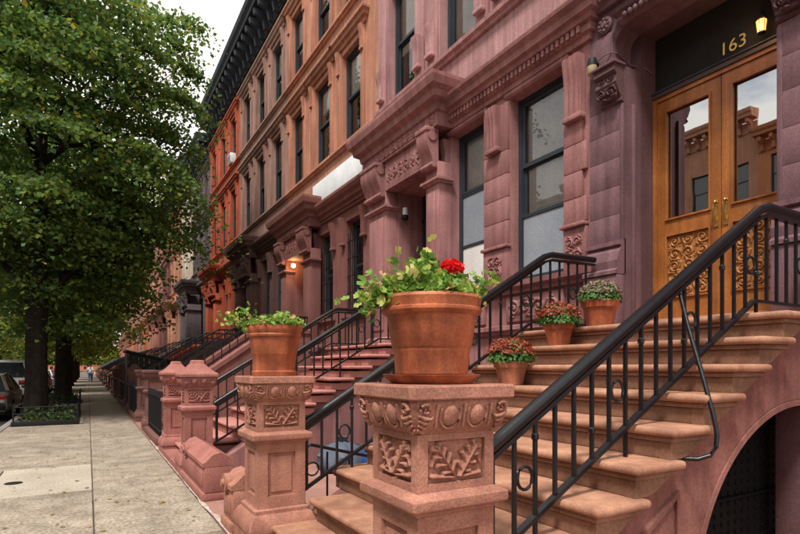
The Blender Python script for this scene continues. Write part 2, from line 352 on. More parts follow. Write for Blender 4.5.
# ------------------------------------------------------------------ the setting
g = MB().add([(-900, -900, -.16), (900, -900, -.16), (900, 1500, -.16), (-900, 1500, -.16)], [(0, 1, 2, 3)]).build('ground', M['asphalt']); tag(g, kind='structure')
g = MB().add([(-11.6, -60, -.15), (-1.9, -60, -.15), (-1.9, 300, -.15), (-11.6, 300, -.15)], [(0, 1, 2, 3)]).build('road', M['asphalt']); tag(g, kind='structure')
FX = 5.5                                         # facade plane
side = MB().box(-1.74, 1.08, -8, 260, -.155, -.014).build('sidewalk', M['joint']); tag(side, kind='structure')
ys = [-6.0]
for q in [1.75, 1.6, 1.7]*3: ys.append(ys[-1]+q)
ys = [-6, -4.2, -2.4, -.6, 1.2, 3.1, 5.1, 7.05, 9.6, 11.3, 12.95, 14.9]
while ys[-1] < 95: ys.append(ys[-1]+1.75)
def slab(x0, x1, y0, y1, mt='walk', z=None):
    gp = .006; dz = random.uniform(-.004, .004) if z is None else z
    o = block('flagstone', x0+gp, x1-gp, y0+gp, y1-gp, -.08+dz, dz, M[mt], side, .006, 1)
    return o
for i in range(len(ys)-1):
    a, b = ys[i], ys[i+1]
    pit = any(p0 < (a+b)/2 < p1 for p0, p1 in ((16.4, 22), (26, 29.5), (37, 40.5), (49, 52), (61, 64), (73, 76)))
    slab(.05, 1.08, a, b)
    if pit: slab(-.2, .05, a, b); continue
    if 7 < a < 9: slab(-1.74, .05, a, 7.6); slab(-1.05, .05, 7.6, b, 'walk_pale'); slab(-1.74, -1.05, 7.6, b, 'walk')
    else: slab(-1.74, .05, a, b)
cover = MB().lathe([(.10, 0), (.10, .004), (.09, .006), (.04, .005), (.03, .003)], 24).build('stain_disc', M['ironmatt'], None, (-.83, 8.5, .003), smooth=40)  # disc added for a dark stain on the slab
tag(cover, 'small round dark disc standing in for a stain on the pale sidewalk slab', 'stain disc')
kb = tag(MB().box(-1.9, -1.742, -8, 260, -.3, .0).build('kerb', M['joint']), kind='structure')
y = -8
while y < 90:
    block('kerb_stone', -1.903, -1.741, y+.006, y+2.2-.006, -.28, .006, M['kerb'], kb, .015, 2); y += 2.2
g = tag(MB().box(1.085, 9, -8, 200, -.3, .012).build('forecourt_paving', M['pave']), kind='structure')
# irregular whitish seam where sidewalk meets the stoops
m = MB(); yy = np.arange(4.6, 12, .09); kk = np.ones(5)/5; wv = .004+.02*np.abs(np.convolve(rng.normal(size=len(yy)+4), kk, 'valid')); wv2 = .012+.035*np.abs(np.convolve(rng.normal(size=len(yy)+4), kk, 'valid'))
m.add([(1.085-a, y, .0165) for a, y in zip(wv, yy)]+[(1.085+b, y, .0165) for b, y in zip(wv2, yy)], [(i, len(yy)+i, len(yy)+i+1, i+1) for i in range(len(yy)-1)])
tag(m.build('mortar_seam', M['salt']), kind='structure')
g = tag(MB().box(-15.5, -11.76, -60, 300, -.3, .0).build('far_sidewalk', M['walk']), kind='structure')
g = tag(MB().box(-11.76, -11.6, -60, 300, -.3, .004).build('far_kerb', M['kerb']), kind='structure')
n = 420; P = np.c_[rng.uniform(-1.7, 1.06, n), 4.5+70*rng.random(n)**1.5, rng.uniform(.008, .02, n)]
tag(leaves('fallen_leaves', P, (.03, .075), M['litter'], up=6, seed=3), kind='stuff')

# ------------------------------------------------------------------ houses
def wall_mb(y0, y1, z0, z1, ops, depth=.24, back=None):
    m = MB(); Y = sorted({y0, y1, *[v for o in ops for v in o[:2]]}); Z = sorted({z0, z1, *[v for o in ops for v in o[2:4]]})
    for i in range(len(Y)-1):
        for j in range(len(Z)-1):
            cy, cz = (Y[i]+Y[i+1])/2, (Z[j]+Z[j+1])/2
            if any(o[0] < cy < o[1] and o[2] < cz < o[3] for o in ops): continue
            m.add([(0, Y[i], Z[j]), (0, Y[i+1], Z[j]), (0, Y[i+1], Z[j+1]), (0, Y[i], Z[j+1])], [(0, 3, 2, 1)])
    for a, b, c, d, *sk in ops:
        m.add([(0, a, c), (depth, a, c), (depth, a, d), (0, a, d)], [(0, 3, 2, 1)]); m.add([(0, b, c), (depth, b, c), (depth, b, d), (0, b, d)], [(0, 1, 2, 3)])
        if 't' not in sk: m.add([(0, a, d), (depth, a, d), (depth, b, d), (0, b, d)], [(0, 3, 2, 1)])
        if 'b' not in sk: m.add([(0, a, c), (depth, a, c), (depth, b, c), (0, b, c)], [(0, 1, 2, 3)])
    m.add([(0, y0, z0), (9, y0, z0), (9, y0, z1), (0, y0, z1)], [(0, 1, 2, 3)]); m.add([(0, y1, z0), (9, y1, z0), (9, y1, z1), (0, y1, z1)], [(0, 3, 2, 1)])
    m.add([(0, y0, z1), (9, y0, z1), (9, y1, z1), (0, y1, z1)], [(0, 1, 2, 3)]); m.add([(9, y0, z0), (9, y1, z0), (9, y1, z1), (9, y0, z1)], [(0, 1, 2, 3)])
    return m
def window(root, a, b, c, d, lod, fm='frame', depth=.2, blind=None, split=.5, extra=None):
    """double-hung window filling the opening a..b, c..d (local y, z)"""
    x = depth; t = .07; m = MB()
    m.box(x, x+.1, a, a+t, c, d).box(x, x+.1, b-t, b, c, d).box(x, x+.1, a+t, b-t, d-t, d).box(x-.03, x+.1, a+t, b-t, c, c+t)
    f = m.build('window', M[fm], root); zs = c+(d-c)*split
    ia, ib, ic, idd = a+t, b-t, c+t, d-t
    if lod < 2:
        s = MB(); q = .045
        for (z0, z1, xo) in ((ic, zs, .06), (zs-.02, idd, .02)):
            s.box(x+xo, x+xo+.035, ia, ia+q, z0, z1).box(x+xo, x+xo+.035, ib-q, ib, z0, z1).box(x+xo, x+xo+.035, ia+q, ib-q, z0, z0+q+.015).box(x+xo, x+xo+.035, ia+q, ib-q, z1-q, z1)
        s.build('sash', M[fm], f)
        for (z0, z1, xo) in ((ic+.05, zs-.04, .078), (zs+.03, idd-.04, .038)):
            MB().add([(x+xo, ia+.04, z0), (x+xo, ib-.04, z0), (x+xo, ib-.04, z1), (x+xo, ia+.04, z1)], [(0, 3, 2, 1)]).build('pane', M['glass'], f, fix=False)
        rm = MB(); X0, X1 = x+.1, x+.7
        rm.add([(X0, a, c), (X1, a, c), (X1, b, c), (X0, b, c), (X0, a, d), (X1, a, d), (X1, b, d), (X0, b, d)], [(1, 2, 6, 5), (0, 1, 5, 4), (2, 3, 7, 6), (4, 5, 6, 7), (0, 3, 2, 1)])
        rm.build('room', M['room'], f, fix=False)  # shallow near-black box; the unlit room's darkness is put into its colour
        if blind:
            for mt, f0, f1 in blind: MB().box(x+.105, x+.112, ia+.01, ib-.01, ic+(idd-ic)*f0, ic+(idd-ic)*f1).build('blind', M[mt], f)
    else:
        MB().box(x+.05, x+.08, ia, ib, ic, zs-.03).build('pane', M['farpane'], f); MB().box(x+.03, x+.06, ia, ib, zs+.03, idd).build('pane', M['farpane'], f)
        MB().box(x+.02, x+.07, ia, ib, zs-.03, zs+.03).build('meeting_rail', M[fm], f)
    return f
CORN = [(-.02, 0), (.05, 0), (.05, .07), (.09, .07), (.10, .14), (.17, .17), (.18, .24), (.26, .30), (.30, .38), (.30, .44), (-.02, .47)]
SILL = [(-.02, 0), (.05, .01), (.06, .05), (.11, .07), (.11, .13), (-.02, .155)]
LINT = [(-.02, 0), (.05, 0), (.07, .08), (.13, .11), (.14, .18), (.19, .22), (.19, .27), (-.02, .30)]
def scl(p, k, j=None): return [(a*k, b*(j or k)) for a, b in p]
def band(name, root, mat, prof, y0, y1, z, x=0., ret=True):
    pth = [(x+.02, y1, z), (x, y1, z), (x, y0, z), (x+.02, y0, z)] if ret else [(x, y1, z), (x, y0, z)]
    return MB().sweep(pth, prof, (0, 0, 1)).build(name, mat, root)
def bracket(root, yc, w, ztop, h, out, mat, flutes=True, x=0.):
    """S-profile console under a hood, with fluted face"""
    pr = []
    for i in range(9):
        t = i/8; pr.append((x-out*(.50+.42*(1-t)+.08*math.cos(2*math.pi*t)), ztop-h*t))
    poly = [(x+.01, ztop)]+pr+[(x+.01, ztop-h)]
    b = MB().prism(poly, 'y', yc-w/2, yc+w/2).build('bracket', mat, root)
    if flutes:
        m = MB()
        for k in (-1, 0, 1):
            m.prism([(p[0]-.015, p[1]) for p in pr]+[(p[0]+.01, p[1]) for p in pr[::-1]], 'y', yc+k*w*.3-w*.09, yc+k*w*.3+w*.09)
        m.build('flute', mat, b)
    block('bracket_foot', x-out*.58-.03, x+.012, yc-w*.55, yc+w*.55, ztop-h-.07, ztop-h, mat, b, .012)
    return b
def pilaster(root, y0, y1, z0, z1, mat, out=.07, courses=None, x=0.):
    if courses:
        h = (z1-z0)/courses
        for k in range(courses): block('pilaster_block', x-out, x+.02, y0, y1, z0+k*h+.003, z0+(k+1)*h-.003, mat, root, .006)
    else: block('pilaster', x-out, x+.02, y0, y1, z0, z1, mat, root, .012)
def roof_cornice(root, w, z, mat, lod, out=.75, h=1.25):
    f = MB().box(-.06, .02, .004, w-.004, z, z+h*.45).build('frieze', mat, root)
    c = band('roof_cornice', root, mat, [(-.02, 0), (out*.15, 0), (out*.2, .06), (out*.8, .10), (out*.82, .24), (out*.95, .32), (out, .44), (out, .5), (-.02, .56)], .004, w-.004, z+h*.5, 0, False)
    nb = max(4, int(w/.55)); bw = .16
    me = None
    for i in range(nb):
        yc = (i+.5)*w/nb
        if me is None:
            b = MB().prism([(-.05, h*.5), (-out*.78, h*.5), (-out*.74, h*.36), (-out*.36, h*.25), (-out*.28, h*.02), (-.05, -.02)], 'y', -bw/2, bw/2).build('cornice_bracket', mat, c, (0, yc, z)); me = b.data
        else: link('cornice_bracket', me, mat, c, (0, yc, z))
    if lod < 2:
        for i in range(nb-1): block('frieze_panel', -.085, -.055, (i+.5)*w/nb+.13, (i+1.5)*w/nb-.13, z+.08, z+h*.38, mat, f, .012)
def portico(root, ya, yb, oa, ob, zt, mat, lod, xo=-.33, hoodz=5.6, z0=1.9):
    """pilasters, carved lintel, brackets and a projecting hood round a door opening"""
    for y0, y1 in ((ya, oa), (ob, yb)):
        p = block('pilaster', xo+.06, .01, y0+.03, y1-.03, z0, hoodz-.6, mat, root, .012)
        pw = y1-y0
        block('pilaster_panel', xo+.035, xo+.07, y0+.13, y1-.13, z0+.35, hoodz-1.1, mat, p, .01)
        b = MB().sweep([(0.0, y1-.03, hoodz-.98), (xo+.06, y1-.03, hoodz-.98), (xo+.06, y0+.03, hoodz-.98), (0, y0+.03, hoodz-.98)], scl(SILL, .7), (0, 0, 1)).build('capital', mat, p)
        MB().sweep([(0.0, y1-.03, z0+.02), (xo+.06, y1-.03, z0+.02), (xo+.06, y0+.03, z0+.02), (0, y0+.03, z0+.02)], [(-.02, 0), (.06, 0), (.06, .12), (.02, .18), (-.02, .2)], (0, 0, 1)).build('pilaster_base', mat, p)
        cv = [(xo-.02-.15*(.5+.5*math.cos(math.pi*min(1, max(0, (q-.25)/.75)))), hoodz-.05-.66*q) for q in np.linspace(0, 1, 12)]
        br = MB().prism([(xo+.08, hoodz-.05)]+cv+[(xo+.08, hoodz-.72)], 'y', y0+.07, y1-.07).build('bracket', mat, root, smooth=40)
        for q_, rr_ in ((.2, .085), (.93, .05)): MB().tube([(xo-.055+.03*(q_ > .5), y0+.05, hoodz-.05-.66*q_), (xo-.055+.03*(q_ > .5), y1-.05, hoodz-.05-.66*q_)], rr_, 16).build('bracket_scroll', mat, br, smooth=40)
        block('bracket_block', xo-.19, xo+.07, y0+.05, y1-.05, hoodz-.11, hoodz-.035, mat, br, .01)
    l = MB().box(xo+.03, .012, oa-.02, ob+.02, zt, hoodz-.02).build('lintel', mat, root)
    if lod < 2: place_relief('carved_lintel_face', scrollwork(ob-oa-.1, hoodz-zt-.16, 6, 1, 3, 110, 26, .025), '-x', (xo+.03, (oa+ob)/2, (hoodz+zt)/2-.02), mat, l)
    h = MB().sweep([(.0, yb+.02, hoodz-.03), (xo, yb+.02, hoodz-.03), (xo, ya-.02, hoodz-.03), (.0, ya-.02, hoodz-.03)], [(-.3, 0), (.03, 0), (.04, .22), (.08, .24), (.10, .34), (.2, .40), (.22, .50), (.29, .56), (.32, .68), (.32, .74), (-.3, .80)], (0, 0, 1)).build('hood_cornice', mat, root)
    if lod < 2: place_relief('carved_frieze', scrollwork(yb-ya-.1, .17, 14, 1, 9, 150, 16, .02), '-x', (xo-.04, (ya+yb)/2, hoodz+.10), mat, h)
def plain_door(root, a, b, z0, z1, x, mat='frame', glow=None):
    d = MB().box(x, x+.06, a, b, z1-.55, z1-.48).box(x, x+.06, a, a+.08, z0, z1).box(x, x+.06, b-.08, b, z0, z1).box(x, x+.06, a+.08, b-.08, z1-.08, z1).build('door_frame', M[mat], root)
    mid = (a+b)/2
    for y0, y1 in ((a+.085, mid-.004), (mid+.004, b-.085)):
        lf = MB().box(x+.02, x+.07, y0, y0+.1, z0, z1-.56).box(x+.02, x+.07, y1-.1, y1, z0, z1-.56).box(x+.02, x+.07, y0+.1, y1-.1, z0, z0+.75).box(x+.02, x+.07, y0+.1, y1-.1, z1-.7, z1-.56).build('door_leaf', M[mat], d)
        MB().box(x+.04, x+.05, y0+.1, y1-.1, z0+.75, z1-.7).build('door_glass', M['farpane'], d)
    MB().box(x+.03, x+.04, a+.08, b-.08, z1-.48, z1-.08).build('transom_glass', M['farpane'], d)
    return d
def basement(root, w, mat, lod):
    f = window(root, .7, 1.7, .55, 1.65, 2, 'frame'); f2 = window(root, 2.3, 3.2, .55, 1.65, 2, 'frame')
    for f_, a, b in ((f, .7, 1.7), (f2, 2.3, 3.2)):
        m = MB(); k = a+.08
        while k < b-.05: m.box(-.03, -.01, k, k+.018, .52, 1.68); k += .13
        m.box(-.032, -.008, a-.02, b+.02, .62, .65).box(-.032, -.008, a-.02, b+.02, 1.55, 1.58); m.build('window_grille', M['ironmatt'], f_)
    return [(.7, 1.7, .55, 1.65), (2.3, 3.2, .55, 1.65)]
def house(label, y0, w, lo, up, corn, lod=1, X=FX, rz=0, group=None, pw=((.10, .27), (.40, .57)), uw=((.10, .27), (.425, .595), (.755, .925)),
          door=(.655, .915), porto=None, H=13.2, blinds=None, plain=False, rows=((7.0, 9.25), (10.3, 12.35)), fm='frame', portico_out=-.33, seed=1, drop=0., grille=False):
    rr = random.Random(seed); e = .003
    t = thing('row_house', label, 'house', (X, y0, 0), rz, group)
    oa, ob = door[0]*w, door[1]*w; zt = 5.0-drop
    pws = [(a*w, b*w, 2.78, 5.35-drop) for a, b in pw]; base = [(.7, 1.7, .55, 1.65), (2.3, 3.2, .55, 1.65)] if w > 5 else []
    low = wall_mb(e, w-e, 0, 6.0, pws+base+[(oa, ob, 1.9, zt)], .24).build('parlor_wall', M[lo], t)
    uws = [(a*w, b*w, c, d) for c, d in rows for a, b in uw]
    upw = wall_mb(e, w-e, 6.0, H, uws, .24).build('upper_wall', M[up], t)
    # door recess
    m = MB(); dp = .24; D = .62
    m.add([(dp, oa, 1.9), (D, oa, 1.9), (D, oa, zt), (dp, oa, zt)], [(0, 3, 2, 1)]); m.add([(dp, ob, 1.9), (D, ob, 1.9), (D, ob, zt), (dp, ob, zt)], [(0, 1, 2, 3)])
    m.add([(dp, oa, zt), (D, oa, zt), (D, ob, zt), (dp, ob, zt)], [(0, 3, 2, 1)]); m.add([(0.001, oa, 1.895), (D, oa, 1.895), (D, ob, 1.895), (.001, ob, 1.895)], [(0, 1, 2, 3)])
    m.add([(D+.1, oa, 1.9), (D+.1, ob, 1.9), (D+.1, ob, zt), (D+.1, oa, zt)], [(0, 3, 2, 1)])
    m.build('door_recess', M[lo], t, fix=False)
    plain_door(t, oa, ob, 1.9, zt, D-.05, fm)
    for i, (a, b, c, d) in enumerate(pws):
        bl = (blinds or {}).get(('p', i)) or rr.choice([None, [('shadeT', .5, 1)], [('shadeW', .62, 1)]])
        f_ = window(t, a, b, c, d, lod, fm, .2, bl, .52)
        if grille:
            m = MB()
            for q in np.arange(a+.06, b, .12): m.box(.03, .045, q, q+.012, c+.02, d-.3)
            for q in np.arange(c+.1, d-.3, .42): m.box(.028, .047, a, b, q, q+.014)
            m.build('window_grille', M['ironmatt'], f_)
        band('sill', t, M[lo], scl(SILL, .9), a-.08, b+.08, c-.15)
        if lod < 2 and not plain: bracket(t, a-.12, .16, 5.45-drop, .62, .14, M[lo], True); bracket(t, b+.12, .16, 5.45-drop, .62, .14, M[lo], True)
    for a, b, c, d in base: 
        f = window(t, a, b, c, d, 2, 'frame')
    for i, (a, b, c, d) in enumerate(uws):
        bl = (blinds or {}).get(('u', i)) or rr.choice([None, None, [('shadeT', .55, 1)], [('shadeW', .45, 1)], [('shadeW', .7, 1)]])
        window(t, a, b, c, d, lod, fm, .12, bl, .52)
        if lod < 3 and not plain:
            pilaster(t, a-.2, a-.03, c-.02, d+.1, M[up], .05); pilaster(t, b+.03, b+.2, c-.02, d+.1, M[up], .05)
            bracket(t, a-.12, .14, d+.12, .50, .12, M[up], lod < 2); bracket(t, b+.12, .14, d+.12, .50, .12, M[up], lod < 2)
            band('window_hood', t, M[up], LINT, a-.24, b+.24, d+.14)
    for c, d in rows: band('sill_course', t, M[up], SILL, e, w-e, c-.16, 0, False)
    band('belt_course', t, M[lo], SILL, e, w-e, 1.95, 0, False)
    if porto: portico(t, porto[0]*w, porto[1]*w, oa, ob, zt, M[lo], lod, portico_out, 5.6-drop)
    yq = porto[0]*w-.05 if porto else w-e
    band('parlor_cornice', t, M[lo], CORN, e, yq, 5.62-drop, 0, False)
    roof_cornice(t, w, H, M[corn], lod)
    return t

# house A: entrance at the right of the picture
A0, A1 = -.9, 4.705
def house_a():
    t = thing('row_house', 'mauve brownstone house with carved double oak doors under lit lantern', 'house', (FX, 0, 0))
    # wall around shouldered entrance
    ya, yb = 2.565, 4.205; sa, sb = 2.42, 4.345; zc0, zc1, zt = 4.66, 5.07, 5.53
    wb_ = wall_mb(A0, A1-.003, 0, 13.2, [(ya, yb, 1.9, zc1, 't'), (sa, sb, zc1, zt, 'b'), (.3, 1.35, 2.78, 5.35)], .3)
    for p, q in ((sa, ya), (yb, sb)): wb_.add([(0, p, zc1), (.3, p, zc1), (.3, q, zc1), (0, q, zc1)], [(0, 1, 2, 3)])
    wl = wb_.build('wall', M['mauve'], t)
    window(t, .3, 1.35, 2.78, 5.35, 1, 'frame', .2, [('shadeW', .5, 1)])
    # ashlar blocks standing a little proud of the joints
    zz = [2.98, 3.33, 3.67, 4.01, 4.33, 4.64]
    for j in range(len(zz)-1):
        cuts = [4.215, 4.70] if j % 2 else [4.215, 4.46, 4.70]
        for k in range(len(cuts)-1): block('stone_block', -.022, .01, cuts[k]+.001, cuts[k+1]-.001, zz[j]+.001, zz[j+1]-.001, M['mauveblock'], wl, .003)
        cuts = [1.75, 2.1, 2.555] if j % 2 else [1.75, 2.3, 2.555]
        for k in range(2): block('stone_block', -.022, .01, cuts[k]+.001, cuts[k+1]-.001, zz[j]+.001, zz[j+1]-.001, M['mauveblock'], wl, .003)
    for a, b in ((4.355, 4.70), (1.75, 2.41)):
        block('stone_block', -.022, .01, a, b, 4.641, 5.06, M['mauveblock'], wl, .003); block('stone_block', -.022, .01, a, b, 5.062, 5.56, M['mauveblock'], wl, .003)
    for a, b in ((4.205, 4.70), (1.75, 2.565)):
        block('corner_bead', -.03, .005, a if a > 3 else b-.05, a+.05 if a > 3 else b, 2.98, 4.62, M['mauve'], wl, .012)
        m = MB().sweep([(.0, b, 2.60), (.0, a, 2.60)], [(-.02, 0), (.16, 0), (.16, .04), (.12, .07), (.13, .16), (.10, .27), (.05, .33), (.09, .35), (.09, .40), (-.02, .43)], (0, 0, 1)); m.build('base_moulding', M['mauve'], wl)
        block('plinth', -.14, .0, a, b, 1.9, 2.595, M['mauve'], wl, .012)
    # soft shoulders
    for s, yc in ((1, sb), (-1, sa)):
        poly = [(yc, zt+.01)]+[(yc-s*.17*(1-math.cos(q)), zt+.01-.17*(1-math.sin(q))) for q in np.linspace(0, math.pi/2, 7)]
        MB().prism(poly, 'x', .002, .298).build('shoulder', M['mauve'], wl)
    # recess
    m = MB(); D0, D1 = .3, .56
    for (y, n_) in ((ya, 0), (yb, 1)):
        m.add([(D0, y, 1.9), (D1+.3, y, 1.9), (D1+.3, y, zt), (D0, y, zt)], [(0, 3, 2, 1) if n_ == 0 else (0, 1, 2, 3)])
    m.add([(D0, sa, zt), (D1+.3, sa, zt), (D1+.3, sb, zt), (D0, sb, zt)], [(0, 3, 2, 1)])
    m.add([(D0, ya, zc1), (D0, sa, zc1), (D0, sa, zt), (D0, ya, zt)], [(0, 1, 2, 3)]); m.add([(D0, yb, zc1), (D0, sb, zc1), (D0, sb, zt), (D0, yb, zt)], [(0, 3, 2, 1)])
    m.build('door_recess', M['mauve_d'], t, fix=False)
    block('reveal_strip', .12, .16, yb-.035, yb+.003, 1.9, 4.64, M['mauve'], t, .008)
    MB().box(0.003, .86, ya+.004, yb-.004, 1.80, 1.905).build('threshold', M['riser'], t)
    block('door_sill', .38, .86, ya+.004, yb-.004, 1.906, 2.07, M['tread'], t, .02)
    # corbels at the springing, carved lintel moulding, rosette, string course
    for s, yc in ((1, 4.36), (-1, 2.41)):
        pr = [(.02, 5.06), (-.17, 5.06), (-.18, 4.99), (-.13, 4.95), (-.15, 4.86), (-.10, 4.76), (-.05, 4.70), (-.06, 4.66), (.02, 4.64)]
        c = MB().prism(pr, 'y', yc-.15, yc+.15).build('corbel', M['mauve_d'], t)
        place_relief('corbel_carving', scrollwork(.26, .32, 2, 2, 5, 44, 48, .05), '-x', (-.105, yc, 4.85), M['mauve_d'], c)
        block('corbel_top', -.205, .012, yc-.17, yc+.17, 5.065, 5.10, M['mauve'], c, .01)
    band('lintel_moulding', t, M['mauve'], [(-.02, 0), (.04, 0), (.08, .05), (.07, .10), (.13, .13), (-.02, .15)], sa+.17, sb-.17, zt+.01)
    m = MB(); 
    for i in range(22): m.ball((-.10, sa+.22+i*(sb-sa-.44)/21, zt+.07), .035, .03, .04, 8, 6)
    m.build('bead_row', M['mauve'], t, smooth=40)
    m = MB(); m.lathe([(.10, 0), (.11, .02), (.085, .045), (.06, .03), (.03, .06), (.005, .06)], 16)
    for i in range(8): a = i*math.pi/4; m.ball((.068*math.cos(a), .068*math.sin(a), .035), .026, .026, .02, 8, 6)
    r = m.build('rosette', M['mauve'], t, (-.005, 4.47, 5.68), smooth=40); r.rotation_euler = (0, -math.pi/2, 0)
    band('string_course', t, M['mauve'], [(-.02, 0), (.06, 0), (.07, .05), (.13, .08), (.13, .13), (-.02, .15)], 1.7, A1-.003, 5.86)
    place_relief('carved_spandrel', scrollwork(.36, .36, 1, 1, 8, 40, 40, .03), '-x', (-.002, 4.47, 6.28), M['mauve'], t)
    band('upper_string_course', t, M['mauve'], SILL, A0, A1-.003, 6.85)
    for yc in (.8, 2.2, 3.6): pass
    roof_cornice(t, A1-A0, 13.2, M['slate'], 1).__class__
    for o in t.children:
        if o.name.split('.')[0] in ('frieze', 'roof_cornice'): o.location.y = A0
    # transom
    tx = MB().box(D1+.02, D1+.08, ya, yb, 4.86, zt).build('transom', M['room'], t)
    MB().box(D1-.05, D1+.07, ya, yb, 4.78, 4.86).build('transom_bar', M['frameB'], tx)
    MB().box(D1-.065, D1-.05, ya, yb, 4.835, 4.852).build('bar_bead', M['slate'], tx)
    # double door
    d = thing_part = MB().box(D1-.03, D1+.06, yb-.05, yb-.001, 2.07, 4.78).box(D1-.03, D1+.06, ya+.001, ya+.05, 2.07, 4.78).box(D1-.03, D1+.06, ya+.05, yb-.05, 4.73, 4.779).build('door_frame', M['wood'], t)
    mid = (ya+yb)/2
    for k, (y0, y1) in enumerate(((ya+.053, mid-.004), (mid+.004, yb-.053))):
        x0, x1 = D1-.01, D1+.04; st = .115; zg0, zg1 = 3.27, 4.58; zp0, zp1 = 2.33, 3.08
        lf = MB().box(x0, x1, y0, y0+st, 2.075, 4.725).box(x0, x1, y1-st, y1, 2.075, 4.725).box(x0, x1, y0+st, y1-st, zg1, 4.725).box(x0, x1, y0+st, y1-st, zp1, zg0).box(x0, x1, y0+st, y1-st, 2.075, zp0)
        q = .022
        for (a, b) in ((zg0, zg1), (zp0, zp1)):
            lf.sweep([(x0, y0+st, a), (x0, y1-st, a), (x0, y1-st, b), (x0, y0+st, b)], [(-.008, -.0), (.012, .0), (.012, .02), (-.008, .02)], (-1, 0, 0), True)
        lf = lf.build('door_leaf', M['wood'], d)
        MB().add([(x0+.03, y0+st, zg0), (x0+.03, y1-st, zg0), (x0+.03, y1-st, zg1), (x0+.03, y0+st, zg1)], [(0, 3, 2, 1)]).build('door_glass', M['doorglass'], d, fix=False)
        cp = MB().box(x0+.02, x1-.005, y0+st, y1-st, zp0, zp1).build('carved_panel', M['woodcarve'], d)
        sw = scrollwork(y1-y0-2*st-.03, zp1-zp0-.03, 3, 5, 11, 120, 170, .022)
        place_relief('panel_carving', sw, '-x', (x0+.02, (y0+y1)/2, (zp0+zp1)/2), M['woodcarve'], cp)
        ym = y0+.05 if k else y1-.05
        m = MB().box(x0-.012, x0, ym-.022, ym+.022, 3.06, 3.36); m.tube([(x0-.01, ym, 3.30), (x0-.06, ym, 3.28), (x0-.065, ym, 3.18), (x0-.01, ym, 3.11)], .011); m.ball((x0-.03, ym, 3.33), .02, .02, .02)
        m.build('door_handle', M['brass'], d, smooth=40)
    MB().box(D1+.45, D1+.5, ya, yb, 1.9, zt).build('vestibule_wall', M['frameB'], t)
    # house number
    cu = bpy.data.curves.new('number', 'FONT'); cu.body = '163'; cu.size = .17; cu.extrude = .006; cu.align_x = 'CENTER'
    o = bpy.data.objects.new('tmp', cu); COL.objects.link(o); dg = bpy.context.evaluated_depsgraph_get(); me = bpy.data.meshes.new_from_object(o.evaluated_get(dg)); bpy.data.objects.remove(o)
    nb = link('house_number', me, M['brass'], t, (D1+.012, 3.27, 4.94)); nb.rotation_euler = (math.pi/2, 0, -math.pi/2); nb.scale = (1.15, 1.15, 1)
    tag(nb, 'brass house number 163 on the dark transom')
    return t
house_a()
# lantern over door A
def lantern(loc, label, cat='lantern', power=5):
    t = thing('door_lantern', label, cat, loc); t.scale = (.82, .82, .82)
    MB().lathe([(.01, .13), (.05, .115), (.055, .09), (.065, .085), (.065, .075), (.02, .075)], 6).build('lantern_cap', M['ironmatt'], t)
    MB().lathe([(.042, -.07), (.058, .07)], 6).build('lantern_glass', M['lampglass'], t)
    MB().lathe([(.005, -.11), (.03, -.095), (.048, -.085), (.048, -.072), (.02, -.072)], 6).build('lantern_base', M['ironmatt'], t)
    m = MB()
    for i in range(6):
        a = i*math.pi/3; m.tube([(.045*math.cos(a), .045*math.sin(a), -.075), (.061*math.cos(a), .061*math.sin(a), .08)], .005, 6)
    m.build('lantern_bar', M['ironmatt'], t)
    MB().tube([(0, 0, .12), (.0, 0, .17), (.04, 0, .19), (.09, 0, .16)], .008, 6).build('lantern_arm', M['ironmatt'], t)
    l = bpy.data.lights.new('lantern_light', 'POINT'); l.energy = power; l.color = (1, .6, .28); l.shadow_soft_size = .05
    lo = bpy.data.objects.new('lantern_light', l); COL.objects.link(lo); lo.parent = t; lo.location = (-.09, 0, -.02)
    return t
lantern((FX+.46, 2.93, 4.985), 'small lit black lantern glowing amber above the oak double doors', power=2.2)

